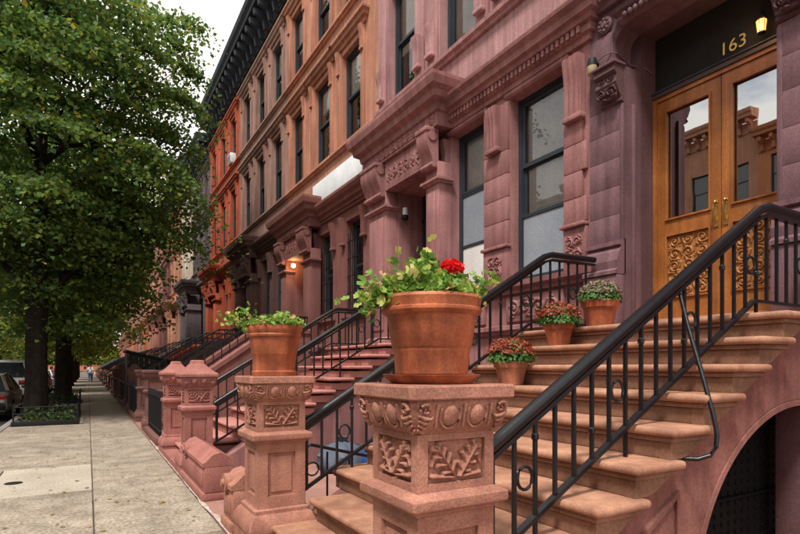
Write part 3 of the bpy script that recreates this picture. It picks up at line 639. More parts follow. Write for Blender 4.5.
# house B : pink front
B0, BW = A1, 5.775
def house_b():
    P_, e = M['pink'], .003
    t = thing('row_house', 'pink painted brownstone house with two tall windows and carved hooded doorway', 'house', (FX, B0, 0))
    w = BW; ops = [(.405, 1.505, 2.78, 5.53), (2.07, 3.02, 2.78, 5.53)]; oa, ob = 3.45, 4.87; zt = 5.06
    wall_mb(e, w-e, 0, 6.3, ops+[(oa, ob, 1.9, zt)], .26).build('parlor_wall', P_, t)
    m = MB(); D = .62
    m.add([(.26, oa, 1.9), (D, oa, 1.9), (D, oa, zt), (.26, oa, zt)], [(0, 3, 2, 1)]); m.add([(.26, ob, 1.9), (D, ob, 1.9), (D, ob, zt), (.26, ob, zt)], [(0, 1, 2, 3)])
    m.add([(.26, oa, zt), (D, oa, zt), (D, ob, zt), (.26, ob, zt)], [(0, 3, 2, 1)]); m.add([(.002, oa, 1.897), (D, oa, 1.897), (D, ob, 1.897), (.002, ob, 1.897)], [(0, 1, 2, 3)])
    m.add([(D+.1, oa, 1.9), (D+.1, ob, 1.9), (D+.1, ob, zt), (D+.1, oa, zt)], [(0, 3, 2, 1)])
    m.build('door_recess', P_, t, fix=False)
    plain_door(t, oa, ob, 1.9, zt, D-.05)
    bl = ([('shadeW', .36, .999), ('shadeG', .0, .355)], [('shadeG', .29, .66), ('shadeW', .0, .285), ('shadeW', .665, .999)])  # white blind of the near window also stands in for a reflection
    for i, (a, b, c, d) in enumerate(ops):
        f_ = window(t, a, b, c, d, 0, 'frame', .17, bl[i], .63)
        z0, z1 = ((2.86, 3.74), (3.62, 4.46))[i]
        block('insect_screen', .205, .215, a+.075, b-.075, z0, z1, M['shadeG'], f_, .003, 1)
        if i == 1: block('window_panel', .205, .215, a+.075, b-.075, 2.86, 3.565, M['shadeW'], f_, .003, 1); block('screen_rail', .19, .222, a+.07, b-.07, 3.567, 3.617, M['frame'], f_, .004, 1)
        block('screen_rail', .19, .222, a+.07, b-.07, z1, z1+.05, M['frame'], f_, .004, 1)
    # piers between the windows, in courses, with sill blocks, carved panels and fluted consoles
    def pier(y0, y1, courses):
        zs = np.linspace(3.36, 4.78, courses+1)
        for k in range(courses): block('pier_stone', -.05, .012, y0, y1, zs[k]+.003, zs[k+1]-.003, P_, t, .006)
        block('pier_stone', -.05, .012, y0, y1, 4.783, 5.5, P_, t, .006)
        block('pier_ledge', -.10, .012, y0-.03, y1+.03, 3.305, 3.355, P_, t, .012)
        pp = block('carved_pier_panel', -.06, .012, y0, y1, 2.76, 3.30, P_, t, .008)
        place_relief('panel_carving', scrollwork(min(.34, y1-y0-.1), .34, 2, 2, int(y0*10), 44, 44, .03), '-x', (-.061, (y0+y1)/2, 3.03), P_, pp)
    pier(1.51, 2.065, 4)
    bracket(t, 1.79, .26, 5.48, .62, .11, P_, True, -.05)
    bracket(t, 3.13, .14, 5.48, .5, .14, P_, False)
    # near end: fluted console and toothed quoins
    bracket(t, .20, .28, 5.48, .74, .11, P_, True, -.04)
    zs = [3.36, 3.68, 4.02, 4.38, 4.70]
    for k in range(4): block('quoin', -.055, .012, .03 if k % 2 == 0 else .10, .398, zs[k]+.003, zs[k+1]-.003, P_, t, .008)
    block('pier_ledge', -.11, .012, .02, .43, 3.305, 3.355, P_, t, .012)
    pp = block('carved_pier_panel', -.06, .012, .03, .398, 2.76, 3.30, P_, t, .008)
    place_relief('panel_carving', scrollwork(.27, .34, 2, 2, 6, 44, 44, .03), '-x', (-.061, .214, 3.03), P_, pp)
    # sill course, frieze of carved panels below, water table
    band('sill_course', t, P_, [(-.02, 0), (.06, 0), (.07, .06), (.14, .09), (.15, .16), (-.02, .19)], e, 3.05, 2.585)
    for a, b in ((.45, 1.5), (2.1, 2.98)):
        fr = block('apron_panel', -.05, .01, a-.04, b+.04, 2.17, 2.54, P_, t, .01)
        c_ = place_relief('apron_carving', scrollwork(b-a-.06, .26, 4, 1, 13, 110, 30, .03), '-x', (-.051, (a+b)/2, 2.355), P_, fr)
    band('belt_course', t, P_, SILL, e, 3.05, 1.98)
    for i, (a, b, c, d) in enumerate(ops): band('window_lintel', t, P_, [(-.02, 0), (.02, 0), (.05, .03), (.06, .07), (-.02, .08)], a-.02, b+.02, 5.535)
    # main cornice with dentils
    cz = 5.63
    cn = band('parlor_cornice', t, P_, [(-.03, 0), (.05, 0), (.06, .08), (.10, .09), (.10, .19), (.15, .20), (.17, .26), (.22, .28), (.23, .36), (.29, .42), (.30, .46), (-.03, .50)], .02, 3.0, cz)
    d0 = None; y = .06
    while y < 2.98:
        if d0 is None: d0 = block('dentil', -.142, -.098, y, y+.05, cz+.10, cz+.185, P_, cn, .004, 1)
        else: link('dentil', d0.data, P_, cn, (-.142, y, cz+.10))
        y += .088
    band('cornice_fillet', t, P_, [(-.02, 0), (.05, 0), (.09, .05), (.09, .09), (-.02, .11)], .02, 3.0, 6.20)
    portico(t, 2.98, 5.70, oa, ob, zt, P_, 0, -.33, 5.66)
    # upper storey
    uws = [(.45, 1.5, 7.02, 9.5), (2.33, 3.37, 7.02, 9.5), (4.22, 5.3, 7.02, 9.5)]; uws2 = [(a, b, 10.3, 12.3) for a, b, _, _ in uws]
    wall_mb(e, w-e, 6.3, 13.2, uws+uws2, .26).build('upper_wall', M['pinkup'], t)
    bls = [[('shadeT', .1, 1)], [('shadeT', .0, 1)], [('shadeT', .42, 1)], None, None, None]
    for i, (a, b, c, d) in enumerate(uws+uws2):
        window(t, a, b, c, d, 1, 'frame', .17, bls[i], .52)
        for y0, y1 in ((a-.36, a-.04), (b+.04, b+.36)):
            pilaster(t, y0, y1, c, d+.1, M['pinkup'], .05); bracket(t, (y0+y1)/2, .2, c+.75, .55, .13, M['pinkup'], False, -.045)
    band('sill_course', t, M['pinkup'], [(-.02, 0), (.05, 0), (.06, .05), (.11, .07), (.12, .13), (-.02, .15)], e, w-e, 6.86, 0, False)
    band('sill_course', t, M['pinkup'], SILL, e, w-e, 10.1, 0, False)
    roof_cornice(t, w, 13.2, M['slate'], 1)
    return t
house_b()
C0, CW = 10.48, 6.13; D0_, DW = 16.61, 6.19; E0, EW = 22.80, 6.3; F0, FW = 29.1, 5.4
house('orange brownstone house with lamplit hooded doorway beside the blank white board', C0, CW, 'brownC', 'orange', 'slate', 1, pw=((.12, .275), (.41, .57)), uw=((.135, .315), (.435, .625), (.765, .945)), door=(.66, .895), porto=(.545, .99), blinds={('u', 0): [('shadeW', .55, 1)]}, seed=3, drop=.27, grille=True)
house('tan upper brownstone house with dark brown parlor floor and columned doorway', D0_, DW, 'brownD', 'tanD', 'slate', 1, pw=((.10, .27), (.33, .50)), uw=((.09, .27), (.41, .59), (.73, .91)), door=(.68, .89), porto=(.57, .985), seed=5)
house('bright red painted row house with white window air conditioner', E0, EW, 'redE', 'redE', 'slate', 1, porto=(.58, .985), door=(.68, .89), seed=8)
house('grey mauve row house with heavy dark projecting porch next to the red house', F0, FW, 'greyF', 'greyF', 'slate', 2, porto=(.50, .99), door=(.64, .88), portico_out=-.8, H=12.4, rows=((7.0, 9.1), (9.95, 11.8)), seed=9)
far = [('cream', 'narrow cream row house beyond the grey porch', 'cream', 4.2), ('salmon', 'salmon row house beyond the cream house', 'salmon', 5.6), ('brownC', 'dark red brown row house beyond the salmon house', 'brownC', 5.6),
       ('rose', 'rose coloured row house half hidden by street trees', 'rose', 5.6), ('orange', 'orange stone row house down the block', 'orange', 5.6), ('brick', 'brick red row house down the block', 'brick', 5.6),
       ('tanD', 'tan row house down the block', 'tanD', 5.6), ('rose', 'last rose row house before the street vanishes', 'rose', 5.6), ('brick', 'far brick row house where the sidewalk vanishes', 'brick', 5.6)]+[('rose', 'far off row house near the end of the block', 'rose', 5.6)]*6
y = F0+FW; FAR = []
for i, (mt, lb, lo, w) in enumerate(far):
    house(lb, y, w, lo, mt, 'slate', 2 if i < 4 else 3, porto=(.58, .985) if w > 5 else None, door=(.68, .89), H=random.choice([12.4, 13.2]), seed=20+i, plain=i > 4, group='row houses down the block'); FAR.append((y, w)); y += w
# across the street
y = -16; cols = ['brick', 'rose', 'tanD', 'brownC', 'brick', 'salmon', 'brick', 'cream', 'brownC', 'brick', 'rose', 'brick', 'tanD', 'brick', 'salmon', 'brick', 'rose', 'brick', 'tanD', 'brick']
nm = {'brick': 'brick red', 'rose': 'rose', 'tanD': 'tan', 'brownC': 'red brown', 'salmon': 'salmon', 'cream': 'cream'}
for i, mt in enumerate(cols):
    house('%s row house on the opposite side of the street' % nm[mt], y+6.2, 6.2, mt, mt, mt, 3, X=-18, rz=math.pi, group='%s houses across the street' % nm[mt], plain=True, porto=(.58, .985), door=(.68, .89), H=[13.2, 12.6, 13.8][i % 3], seed=50+i); y += 6.2
    if i == 9: y = 130

for i in range(5):
    house('brick house closing the far end of the street', 240, 6.2, 'brick', 'brick', 'slate', 3, X=8-i*6.2, rz=math.pi/2, group='houses closing the street', plain=True, H=13.2, seed=90+i)
# blank board, air conditioner, wall lights
sb = thing('sign_board', 'blank white board fixed above the parlor cornice of orange house', 'sign board', (FX-.12, 11.05, 5.80))
block('board', 0, .03, 0, 3.1, .0, .68, M['white'], sb, .006); block('batten', .03, .119, .3, .36, .05, .64, M['frameB'], sb); block('batten', .03, .119, 2.7, 2.76, .05, .64, M['frameB'], sb)
ac = thing('air_conditioner', 'white air conditioner poking out of the red house window', 'air conditioner', (FX-.2, E0+.63+.3, 10.32))
block('casing', 0, .42, 0, .62, 0, .42, M['white'], ac, .02)
for k in range(6): block('louvre', -.012, .004, .05, .57, .06+k*.055, .09+k*.055, M['shadeG'], ac, .004, 1)
fl = thing('security_light', 'black and beige motion sensor light with cable on mauve corner', 'security light', (FX-.03, 4.57, 5.20))
m = MB().lathe([(.01, .10), (.05, .09), (.06, .05), (.062, .0)], 14).build('lamp_hood', M['ironmatt'], fl, (-.10, 0, 0), smooth=40)
MB().lathe([(.05, -.10), (.058, -.09), (.058, .0), (.03, .0)], 14).build('lamp_body', M['beige'], fl, (-.10, 0, 0), smooth=40)
MB().tube([(-.10, 0, .05), (-.03, 0, .06), (.01, 0, .05)], .02).build('lamp_bracket', M['ironmatt'], fl)
MB().tube([(-.06, -.04, .05), (-.04, -.13, .09), (.0, -.20, .10), (.06, -.235, .09), (.16, -.24, .05), (.28, -.25, 0), (.40, -.37, -.06), (.52, -.38, -.1)], .008, 6).build('cable', M['mauve'], fl, smooth=60)
fb = thing('security_light', 'small white and black floodlight inside the pink doorway', 'security light', (FX+.1, B0+4.80, 4.55))
MB().lathe([(.05, 0), (.055, .03), (.05, .15), (.02, .16)], 12).build('lamp_body', M['white'], fb, (-.02, -.06, .03), smooth=40)
MB().lathe([(.02, -.06), (.06, -.05), (.065, .03), (.02, .03)], 12).build('lamp_base', M['ironmatt'], fb, (-.02, -.06, 0), smooth=40)
MB().tube([(-.02, -.06, 0), (-.02, .07, 0)], .02).build('lamp_bracket', M['ironmatt'], fb)
ol = thing('porch_lamp', 'lit round bulb lamp under the dark hood of orange house', 'lamp', (FX-.10, C0+CW*.895-.14, 4.58))
MB().ball((0, 0, 0), .07, .07, .07).build('bulb', M['bulb'], ol, smooth=60); MB().tube([(0, 0, 0), (.0, .12, .02)], .02).build('lamp_bracket', M['brass'], ol)
l = bpy.data.lights.new('porch_light', 'POINT'); l.energy = 9; l.color = (1, .6, .28); l.shadow_soft_size = .08
lo = bpy.data.objects.new('porch_light', l); COL.objects.link(lo); lo.parent = ol; lo.location = (-.02, -.12, 0)
lantern((FX+.02, E0+EW*.62, 4.8), 'small lit lantern at the doorway of the red house', power=4)

# ------------------------------------------------------------------ stoops
RIS, GO, XN4, Z4 = .1875, .319, 2.25, .769
def nx_(k): return XN4+GO*(k-4)
def nz_(k): return Z4+RIS*(k-4)
def s_curve(x0, z0, x1, z1, n=8):
    return [(x0+(x1-x0)*i/n, z0+(z1-z0)*(i/n)-.011*math.sin(2*math.pi*i/n)) for i in range(n+1)]
def stoop(label, yn, yf, tread, riser, sidem, low=None, arch=True, detail=True, group=None):
    t = thing('stoop', label, 'stoop', (nx_(1), (yn+yf)/2, 0), 0, group); ox, oy = nx_(1), (yn+yf)/2
    TL = .44
    def loc(x0, x1, y0, y1): return (x0-ox, x1-ox, y0-oy, y1-oy)
    for k in range(1, 11):
        a, b = (yn, yf) if not (low and nx_(k) < 1.75) else low
        x, z = nx_(k), nz_(k); x1 = x+TL if k < 10 else FX-.003
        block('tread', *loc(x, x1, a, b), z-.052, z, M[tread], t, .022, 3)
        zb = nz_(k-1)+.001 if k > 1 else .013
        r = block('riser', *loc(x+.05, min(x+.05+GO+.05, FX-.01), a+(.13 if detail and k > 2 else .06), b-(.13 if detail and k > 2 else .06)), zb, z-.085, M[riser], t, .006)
        if detail: block('cove', *loc(x+.03, min(x+.40, FX-.012), a+.035, b-.035), z-.0845, z-.0525, M[riser], r, .008)
        if detail and k > 2:                       # scrolled end below each tread
            pl = [(x+.048-ox, z-.086), (x+.048-ox, zb+.001), (x+.14-ox, zb+.001)]+[(p-ox, q) for p, q in s_curve(x+.14, zb+.001, x+.42, z-.086)][1:]
            for y0, y1 in ((yn+.055, yn+.13), (yf-.13, yf-.055)): MB().prism(pl, 'y', y0-oy, y1-oy).build('tread_scroll', M[riser], t)
    # side walls
    for s_, y0, y1 in ((0, yn+.12, yn+.40), (1, yf-.40, yf-.12)):
        xs = list(np.linspace(nx_(2)+.1, FX-.004, 90)); m = MB(); n = len(xs)
        def top(x): return min(nz_(10)-.09, nz_(1)+(x-nx_(2)-.10)*RIS/GO+.02)
        def bot(x):
            if not arch: return .01
            q = 1-((x-4.6)/1.36)**2
            return max(.01, 1.26*math.sqrt(q)) if q > 0 else .01
        V = []
        for x in xs:
            tz, bz = top(x), min(bot(x), top(x)-.05)
            V += [(x-ox, y0-oy, tz), (x-ox, y0-oy, bz), (x-ox, y1-oy, tz), (x-ox, y1-oy, bz)]
        F_ = []
        for i in range(n-1):
            a, b = 4*i, 4*i+4; F_ += [(a, a+1, b+1, b), (a+2, b+2, b+3, a+3), (a+1, a+3, b+3, b+1), (a, b, b+2, a+2)]
        F_ += [(0, 2, 3, 1), (4*n-4, 4*n-3, 4*n-1, 4*n-2)]
        sw = m.add(V, F_).build('side_wall', M[sidem], t)
        if detail and s_ == 0:
            # triangular sunken panel with a leaf in it
            tri = [(3.07, .72), (3.07, .12), (2.12, .12)]
            m = MB().sweep([(x-ox, yn+.119-oy, z) for x, z in tri], [(-.03, -.001), (.0, .0), (.008, .022), (-.022, .022)], (0, -1, 0), True); m.build('panel_moulding', M[sidem], sw)
            place_relief('panel_carving', relief(.6, .36, leaf_caps(.26, -.14, 2.75, .45, .16, 4)+leaf_caps(.26, -.1, 2.0, .24, .1, 4), 50, 34, .03), '-y', (2.74-ox, yn+.119-oy, .30), M[sidem], sw)
            # arch lip
            ar = [(4.6-1.36*math.cos(a), 1.26*math.sin(a)) for a in np.linspace(.05, math.pi*.62, 40)]
            MB().sweep([(x-ox, yn+.121-oy, z) for x, z in ar], [(0.004, -.0), (.045, -.0), (.045, .012), (.004, .012)], (0, -1, 0)).build('arch_lip', M[sidem], sw)
    return t
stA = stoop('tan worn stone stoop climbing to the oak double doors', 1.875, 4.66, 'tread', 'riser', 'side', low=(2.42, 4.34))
stB = stoop('pink painted stoop rising to the hooded doorway of pink house', 7.72, 10.28, 'pinkstep', 'pinkstep', 'pink', low=(8.36, 10.0), arch=False, detail=False)
# gate under stoop A
gt = thing('basement_gate', 'black studded iron gate in the dark arch under the tan stoop', 'gate', (3.0, 2.46, .012))
MB().prism([(0, 0), (0, .92), (.9, 1.44), (2.44, 1.44), (2.44, 0)], 'y', 0, .03).build('gate_panel', M['gateshade'], gt)
m = MB()
for i in range(23):
    for j in range(17): m.ball((.1+i*.1, -.003, .06+j*.08), .018, .015, .02, 8, 4) if .06+j*.08 < .85+i*.055 else None
tag(m.build('studs', M['gateshade'], gt, smooth=60), kind='stuff')
for z in (.42, .98): block('gate_bar', .2 if z > .5 else 0, 2.44, -.035, -.003, z, z+.02, M['gateshade'], gt, .005)
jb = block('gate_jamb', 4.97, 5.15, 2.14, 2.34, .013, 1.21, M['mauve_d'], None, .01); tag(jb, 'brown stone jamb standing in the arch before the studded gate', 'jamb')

def railing(label, y, top, bot, x_end, z_top_lv, z_bot_lv, wallx=FX, group=None, full=True, legs=True):
    """handrail from pier (top[0]) up to the bend (top[1]) and level to the wall"""
    t = thing('stair_railing', label, 'railing', (top[0][0], y, 0), 0, group); ox = top[0][0]
    def L(p): return (p[0]-ox, 0, p[1])
    (xa, za), (xb, zb) = top; (xc, zc), (xd, zd) = bot
    pth = [L((xa, za)), L((xb-.05, zb-.05*(zb-za)/(xb-xa)-.0)), L((xb+.06, zb+.005)), L((wallx-.004, z_top_lv))]
    MB().sweep(pth, [(-.024, -.02), (-.01, -.031), (.011, -.038), (.03, -.031), (.041, -.014), (.041, .014), (.03, .031), (.011, .038), (-.01, .031), (-.024, .02)], (0, 1, 0)).build('handrail', M['iron'], t, smooth=50)
    MB().sweep([(p[0], 0, p[2]-.052) for p in pth], [(-.012, -.02), (.014, -.02), (.014, .02), (-.012, .02)], (0, 1, 0)).build('under_bar', M['iron'], t)
    MB().sweep([L((xc, zc)), L((xd, zd)), L((wallx-.004, z_bot_lv))], [(-.012, -.02), (.012, -.02), (.012, .02), (-.012, .02)], (0, 1, 0)).build('bottom_rail', M['iron'], t)
    def zt(x): return za+(zb-za)*(x-xa)/(xb-xa) if x < xb else zb+(z_top_lv-zb)*(x-xb)/(wallx-xb)
    def zl(x): return zc+(zd-zc)*(x-xc)/(xd-xc) if x < xd else zd+(z_bot_lv-zd)*(x-xd)/(wallx-xd)
    x = xa+.03; i = 0
    while x < wallx-.05:
        h0, h1 = zl(x)-.012, zt(x)-.06; leg = legs and i % 5 == 3
        if leg:
            k = int(math.floor((x-XN4)/GO))+4; k = max(0, min(10, k)); h0 = max(nz_(k), .02) if k > 0 else .02
        r_ = .0098 if i else .016
        b = MB().box(x-r_-ox, x+r_-ox, -r_, r_, h0, h1).build('baluster', M['iron'], t)
        if full:
            zc_ = (zl(x)+zt(x))/2-.02+(.16 if i % 2 else -.1)
            if i % 3 == 0: MB().lathe([(.014, -.02), (.02, -.012), (.02, .012), (.014, .02)], 8, (x-ox, 0, zc_)).build('collar', M['iron'], b)
        if i % 5 == 2:
            xm = x+.0735; zm = (zl(xm)+zt(xm))/2-.03
            MB().tube([(xm-ox+.052*math.cos(a), 0, zm+.062*math.sin(a)) for a in np.linspace(0, 2*math.pi, 15)], .0095, 6).build('ring', M['iron'], t)
        x += .147; i += 1
    return t
rA = railing('large black iron railing rising from the large potted geranium pier', 2.14, ((1.60, .985), (4.37, 2.69)), ((1.60, .42), (4.24, 1.985)), 0, 2.69, 1.985)
# raking brace of the near railing, bolted into the stoop side
MB().tube([(x_-1.6, y_, z_) for x_, y_, z_ in ((3.35, 0, 1.98), (3.32, -.07, 1.77), (3.27, -.19, 1.47), (3.22, -.29, 1.22), (3.205, -.322, 1.10), (3.195, -.322, 1.03), (3.17, -.305, .98), (3.12, -.26, .955), (3.05, -.14, .95))], .014, 8).build('brace', M['iron'], rA, smooth=60)
railing('black iron railing between small terracotta flower pots and pink house wall', 4.50, ((1.62, .99), (4.55, 2.775)), ((1.62, .42), (4.30, 2.0)), 0, 2.79, 2.0, FX-.17)
railing('black iron railing leaning up the pink stoop behind the carved pot piers', 7.98, ((1.56, .97), (4.3, 2.65)), ((1.56, .42), (4.2, 1.97)), 0, 2.65, 1.97, full=False)
railing('black iron railing at the far edge of the pink stoop', 10.06, ((1.56, .97), (4.3, 2.65)), ((1.56, .42), (4.2, 1.97)), 0, 2.65, 1.97, full=False)

# ------------------------------------------------------------------ newel piers
SPRAY = spray(.30, .175)
def pier(label, x, y, mat, cap='flat', s=1., group=None, detail=True):
    t = thing('newel_pier', label, 'pier', (x, y, .012), 0, group); m_ = M[mat]
    Z = lambda z: z
    MB().lathe([(.285*s, 0), (.285*s, .125), (.295*s, .135), (.298*s, .16), (.285*s, .21), (.255*s, .26), (.235*s, .275), (.235*s, .305), (.21*s, .315), (.21*s, .325)], sq=True, ch=.012).build('base', m_, t, smooth=25)
    h = .183*s
    sh = MB().box(-h, h, -h, h, .325, .85).build('shaft', m_, t)
    fw, pr = .065*s, .022*s
    z0, z1 = .326, .849
    def face(pts): return pts
    for f in range(4):
        m = MB(); q = h+.002
        m.box(-h-pr, -h+fw, -h-pr, -h+.0, z0, z1).box(h-fw, h+pr*0, -h-pr, -h, z0, z1).box(-h+fw, h-fw, -h-pr, -h, z0, z0+.085).box(-h+fw, h-fw, -h-pr, -h, z1-.075, z1)
        m.box(-h+fw+.03, h-fw-.03, -h-.010, -h, z0+.12, z1-.11)
        o = m.build('panel_frame', m_, sh); o.rotation_euler = (0, 0, f*math.pi/2)
    MB().lathe([(.205*s, .85), (.215*s, .853), (.222*s, .868), (.24*s, .874), (.252*s, .884), (.255*s, .892), (.255*s, .925), (.250*s, .931), (.22*s, .945), (.21*s, .948), (.205*s, .95)], sq=True, ch=.006).build('band', m_, t, smooth=25)
    MB().box(-h, h, -h, h, .95, 1.2).build('die', m_, t); die = t.children[-1]
    for f in range(4):
        m = MB(); q = .03*s
        m.box(-h-pr, -h+q, -h-pr, -h, .951, 1.199).box(h-q, h, -h-pr, -h, .951, 1.199).box(-h+q, h-q, -h-pr, -h, .951, .985).box(-h+q, h-q, -h-pr, -h, 1.17, 1.199)
        o = m.build('panel_frame', m_, die); o.rotation_euler = (0, 0, f*math.pi/2)
    if detail:
        for fc, c in (('-y', (0, -h-.001, 1.078)), ('-x', (-h-.001, 0, 1.078)), ('+x', (h+.001, 0, 1.078)), ('+y', (0, h+.001, 1.078))): place_relief('leaf_carving', SPRAY, fc, c, m_, die)
    ec = MB().lathe([(.205*s, 1.2), (.21*s, 1.205), (.216*s, 1.213), (.225*s, 1.222), (.243*s, 1.25), (.255*s, 1.29), (.262*s, 1.335), (.258*s, 1.348)], sq=True, ch=.02).build('echinus', m_, t, smooth=30)
    # egg and dart round the echinus
    ne = 2
    sp = .142*s
    for f in range(4):
        rot = Matrix.Rotation(f*math.pi/2, 4, 'Z')
        for i in range(ne):
            xo = (i-(ne-1)/2)*sp
            if 'egg' not in EG: EG['egg'] = MB().ball((0, 0, 0), .040, .024, .050, 14, 10).mesh('egg', 60)
            if detail:
                e_ = link('egg', EG['egg'] if mat == 'pier' else EGm(mat, m_), None if EG['egg'].materials else m_, ec); e_.matrix_local = rot @ Matrix.Translation((xo, -.2475*s, 1.283)) @ Matrix.Rotation(.30, 4, 'X') @ Matrix.Scale(s, 4)
                if 'shell' not in EG: EG['shell'] = MB().tube([(.054*math.cos(a), 0, .064*math.sin(a)) for a in np.linspace(math.pi*.84, math.pi*2.16, 15)], .0075, 6).mesh('shell', 60)
                c_ = link('egg_shell', EG['shell'] if mat == 'pier' else EGs(mat, m_), None if EG['shell'].materials else m_, ec); c_.matrix_local = rot @ Matrix.Translation((xo, -.2535*s, 1.286)) @ Matrix.Rotation(.28, 4, 'X') @ Matrix.Scale(s, 4)
            for dd in ((-.5, .5) if i == 0 else (.5,)) if detail else ():
                if 'dart' not in EG: EG['dart'] = MB().prism([(-.007, .05), (.007, .05), (.002, -.05), (-.002, -.05)], 'y', -.008, .008).mesh('dart')
                d_ = link('dart', EG['dart'] if mat == 'pier' else EGd(mat, m_), None if EG['dart'].materials else m_, ec); d_.matrix_local = rot @ Matrix.Translation((xo+dd*sp, -.2535*s, 1.281)) @ Matrix.Rotation(.28, 4, 'X') @ Matrix.Scale(s, 4)
        if detail:                                   # corner acanthus
            def sf(x, z, up=.004): return (x*s, -(np.interp(z, [1.213, 1.222, 1.25, 1.29, 1.335], [.216, .225, .243, .255, .262])+up)*s, z)
            for sg in (-1, 1):
                m = MB()
                m.tube([sf(sg*(.200+.030*(1-q/14)*math.cos(.6*q)), 1.308+.030*(1-q/14)*math.sin(.6*q)) for q in range(14)], [.011-.0004*q for q in range(14)], 6)
                for k in range(4):
                    m.tube([sf(sg*(.232-.004*k), 1.285-.020*k), sf(sg*(.205-.004*k), 1.272-.020*k, .008), sf(sg*(.172+.008*k), 1.268-.018*k, .006), sf(sg*(.158+.012*k), 1.280-.018*k)], [.006, .011, .010, .005], 6)
                o = m.build('corner_leaf', m_, ec, smooth=60); o.rotation_euler = (0, 0, f*math.pi/2)
    if cap == 'flat':
        MB().lathe([(.255*s, 1.346), (.276*s, 1.35), (.281*s, 1.356), (.281*s, 1.402), (.276*s, 1.410), (.05, 1.412)], sq=True, ch=.02).build('cap', m_, t, smooth=25)
    else:
        MB().lathe([(.25*s, 1.346), (.285*s, 1.352), (.285*s, 1.385), (.27*s, 1.40), (.225*s, 1.425), (.16*s, 1.475), (.10*s, 1.535), (.09*s, 1.57), (.075*s, 1.585), (.01, 1.587)], sq=True, ch=.012).build('cap', m_, t, smooth=25)
    return t
EG = {}; _eg = {}
def _c(kind, mat, m_):
    k = (kind, mat)
    if k not in _eg: me = EG[kind].copy(); me.materials.clear(); me.materials.append(m_); _eg[k] = me
    return _eg[k]
def EGm(mat, m_): return _c('egg', mat, m_)
def EGs(mat, m_): return _c('shell', mat, m_)
def EGd(mat, m_): return _c('dart', mat, m_)
pier('carved stone newel pier carrying the large geranium pot on a saucer', 1.406, 2.136, 'pier')
pier('carved stone newel pier carrying the round terracotta pot without saucer', 1.406, 4.617, 'pier')
pier('pink newel pier with pyramid cap beside the low scrolled wall', 1.345, 8.12, 'pinkpier', 'pyr', .9)
pier('pink newel pier with pyramid cap beside the brown piers', 1.345, 10.24, 'pinkpier', 'pyr', .9)

# low scrolled walls of the areaway
def low_wall(label, x0, x1, y0, y1, h, mat, scroll_y, sgn):
    t = thing('low_wall', label, 'wall', (x0, y0, .012)); w, l = x1-x0, y1-y0
    block('wall_base', -.03, w+.03, 0, l, 0, .09, M[mat], t, .015); b = block('wall_body', 0, w, .0, l, .091, h-.06, M[mat], t, .012)
    block('side_panel', -.012, .004, .1, l-.1, .15, h-.13, M[mat], b, .006)
    pr = [(-.02, h-.06), (-.02, h-.02), (.02, h), (w*.3, h+.07), (w*.55, h+.09), (w+.02, h-.0), (w+.02, h-.06)]
    MB().prism(pr, 'y', .0, l).build('coping', M[mat], t)
    cyl = MB().tube([(-.035, scroll_y-sgn*.0, h-.02), (w*.62, scroll_y, h-.02)], .085, 18).build('scroll', M[mat], t, smooth=40)
    MB().tube([(-.06, scroll_y, h-.02), (-.03, scroll_y, h-.02)], .035, 12).build('scroll_eye', M[mat], cyl, smooth=40)
    return t
low_wall('low pink scrolled areaway wall with a square end', 1.11, 1.42, 6.22, 7.86, .44, 'pinkpier', 1.2, 1)
low_wall('short low scrolled stone wall tucked behind the round pot pier', 1.12, 1.42, 4.91, 5.3, .44, 'pier', .22, 1)
sl = tag(MB().prism([(1.09, 7.87), (1.09, 9.92), (1.62, 9.92), (1.62, 7.87)], 'z', .013, .10).build('base_slab', M['pinkpier']), 'pink base slab the pink piers and steps stand on', 'slab')

# ------------------------------------------------------------------ further stoops
def far_stoop(yc, mat, tread, label, hw=1.05, solid=True, detail=1, group=None, x0=1.25):
    t = thing('stoop', label, 'stoop', (x0, yc, 0), 0, group); n = 10; go = (4.2-x0)/9.5
    for k in range(n):
        xa = k*go; xb = xa+go+.06 if k < n-1 else FX-x0-.005; z = .1875*(k+1)
        block('step', xa, xb, -hw, hw, z-.1875+(.013 if k == 0 else .001), z, M[tread], t, .015, 2)
    for s in (-1, 1):
        y0, y1 = (hw+.003, hw+.26) if s > 0 else (-hw-.26, -hw-.003)
        pl = [(.35, .013), (.35, .62), (n*go-.2, 2.42), (FX-x0-.005, 2.42), (FX-x0-.005, .013)]
        sw = MB().prism(pl, 'y', y0, y1).build('side_wall', M[mat], t)
        if solid:
            MB().sweep([(.30, (y0+y1)/2, .64), (n*go-.2, (y0+y1)/2, 2.45), (FX-x0-.006, (y0+y1)/2, 2.45)], [(-.05, -.17), (.05, -.17), (.09, -.1), (.09, .1), (.05, .17), (-.05, .17)], (0, 1, 0)).build('coping', M[mat], sw)
    return t
def simple_rail(label, y, x0, z0, x1, z1, group, bz=.75):
    t = thing('stair_railing', label, 'railing', (x0, y, 0), 0, group); dx = x1-x0
    MB().sweep([(0, 0, z0), (dx, 0, z1), (FX-x0-.01, 0, z1+.0)], [(-.02, -.03), (.02, -.03), (.03, 0), (.02, .03), (-.02, .03)], (0, 1, 0)).build('handrail', M['iron'], t)
    MB().sweep([(0, 0, z0-bz), (dx, 0, z1-bz), (FX-x0-.01, 0, z1-bz)], [(-.01, -.015), (.01, -.015), (.01, .015), (-.01, .015)], (0, 1, 0)).build('bottom_rail', M['iron'], t)
    me = None; k = 0.02
    while k < FX-x0-.05:
        z = z0+(z1-z0)*min(1, k/dx)
        if me is None: b = MB().box(-.012, .012, -.012, .012, -bz, -.01).build('baluster', M['iron'], t, (k, 0, z)); me = b.data
        else: link('baluster', me, M['iron'], t, (k, 0, z))
        k += .2
    return t
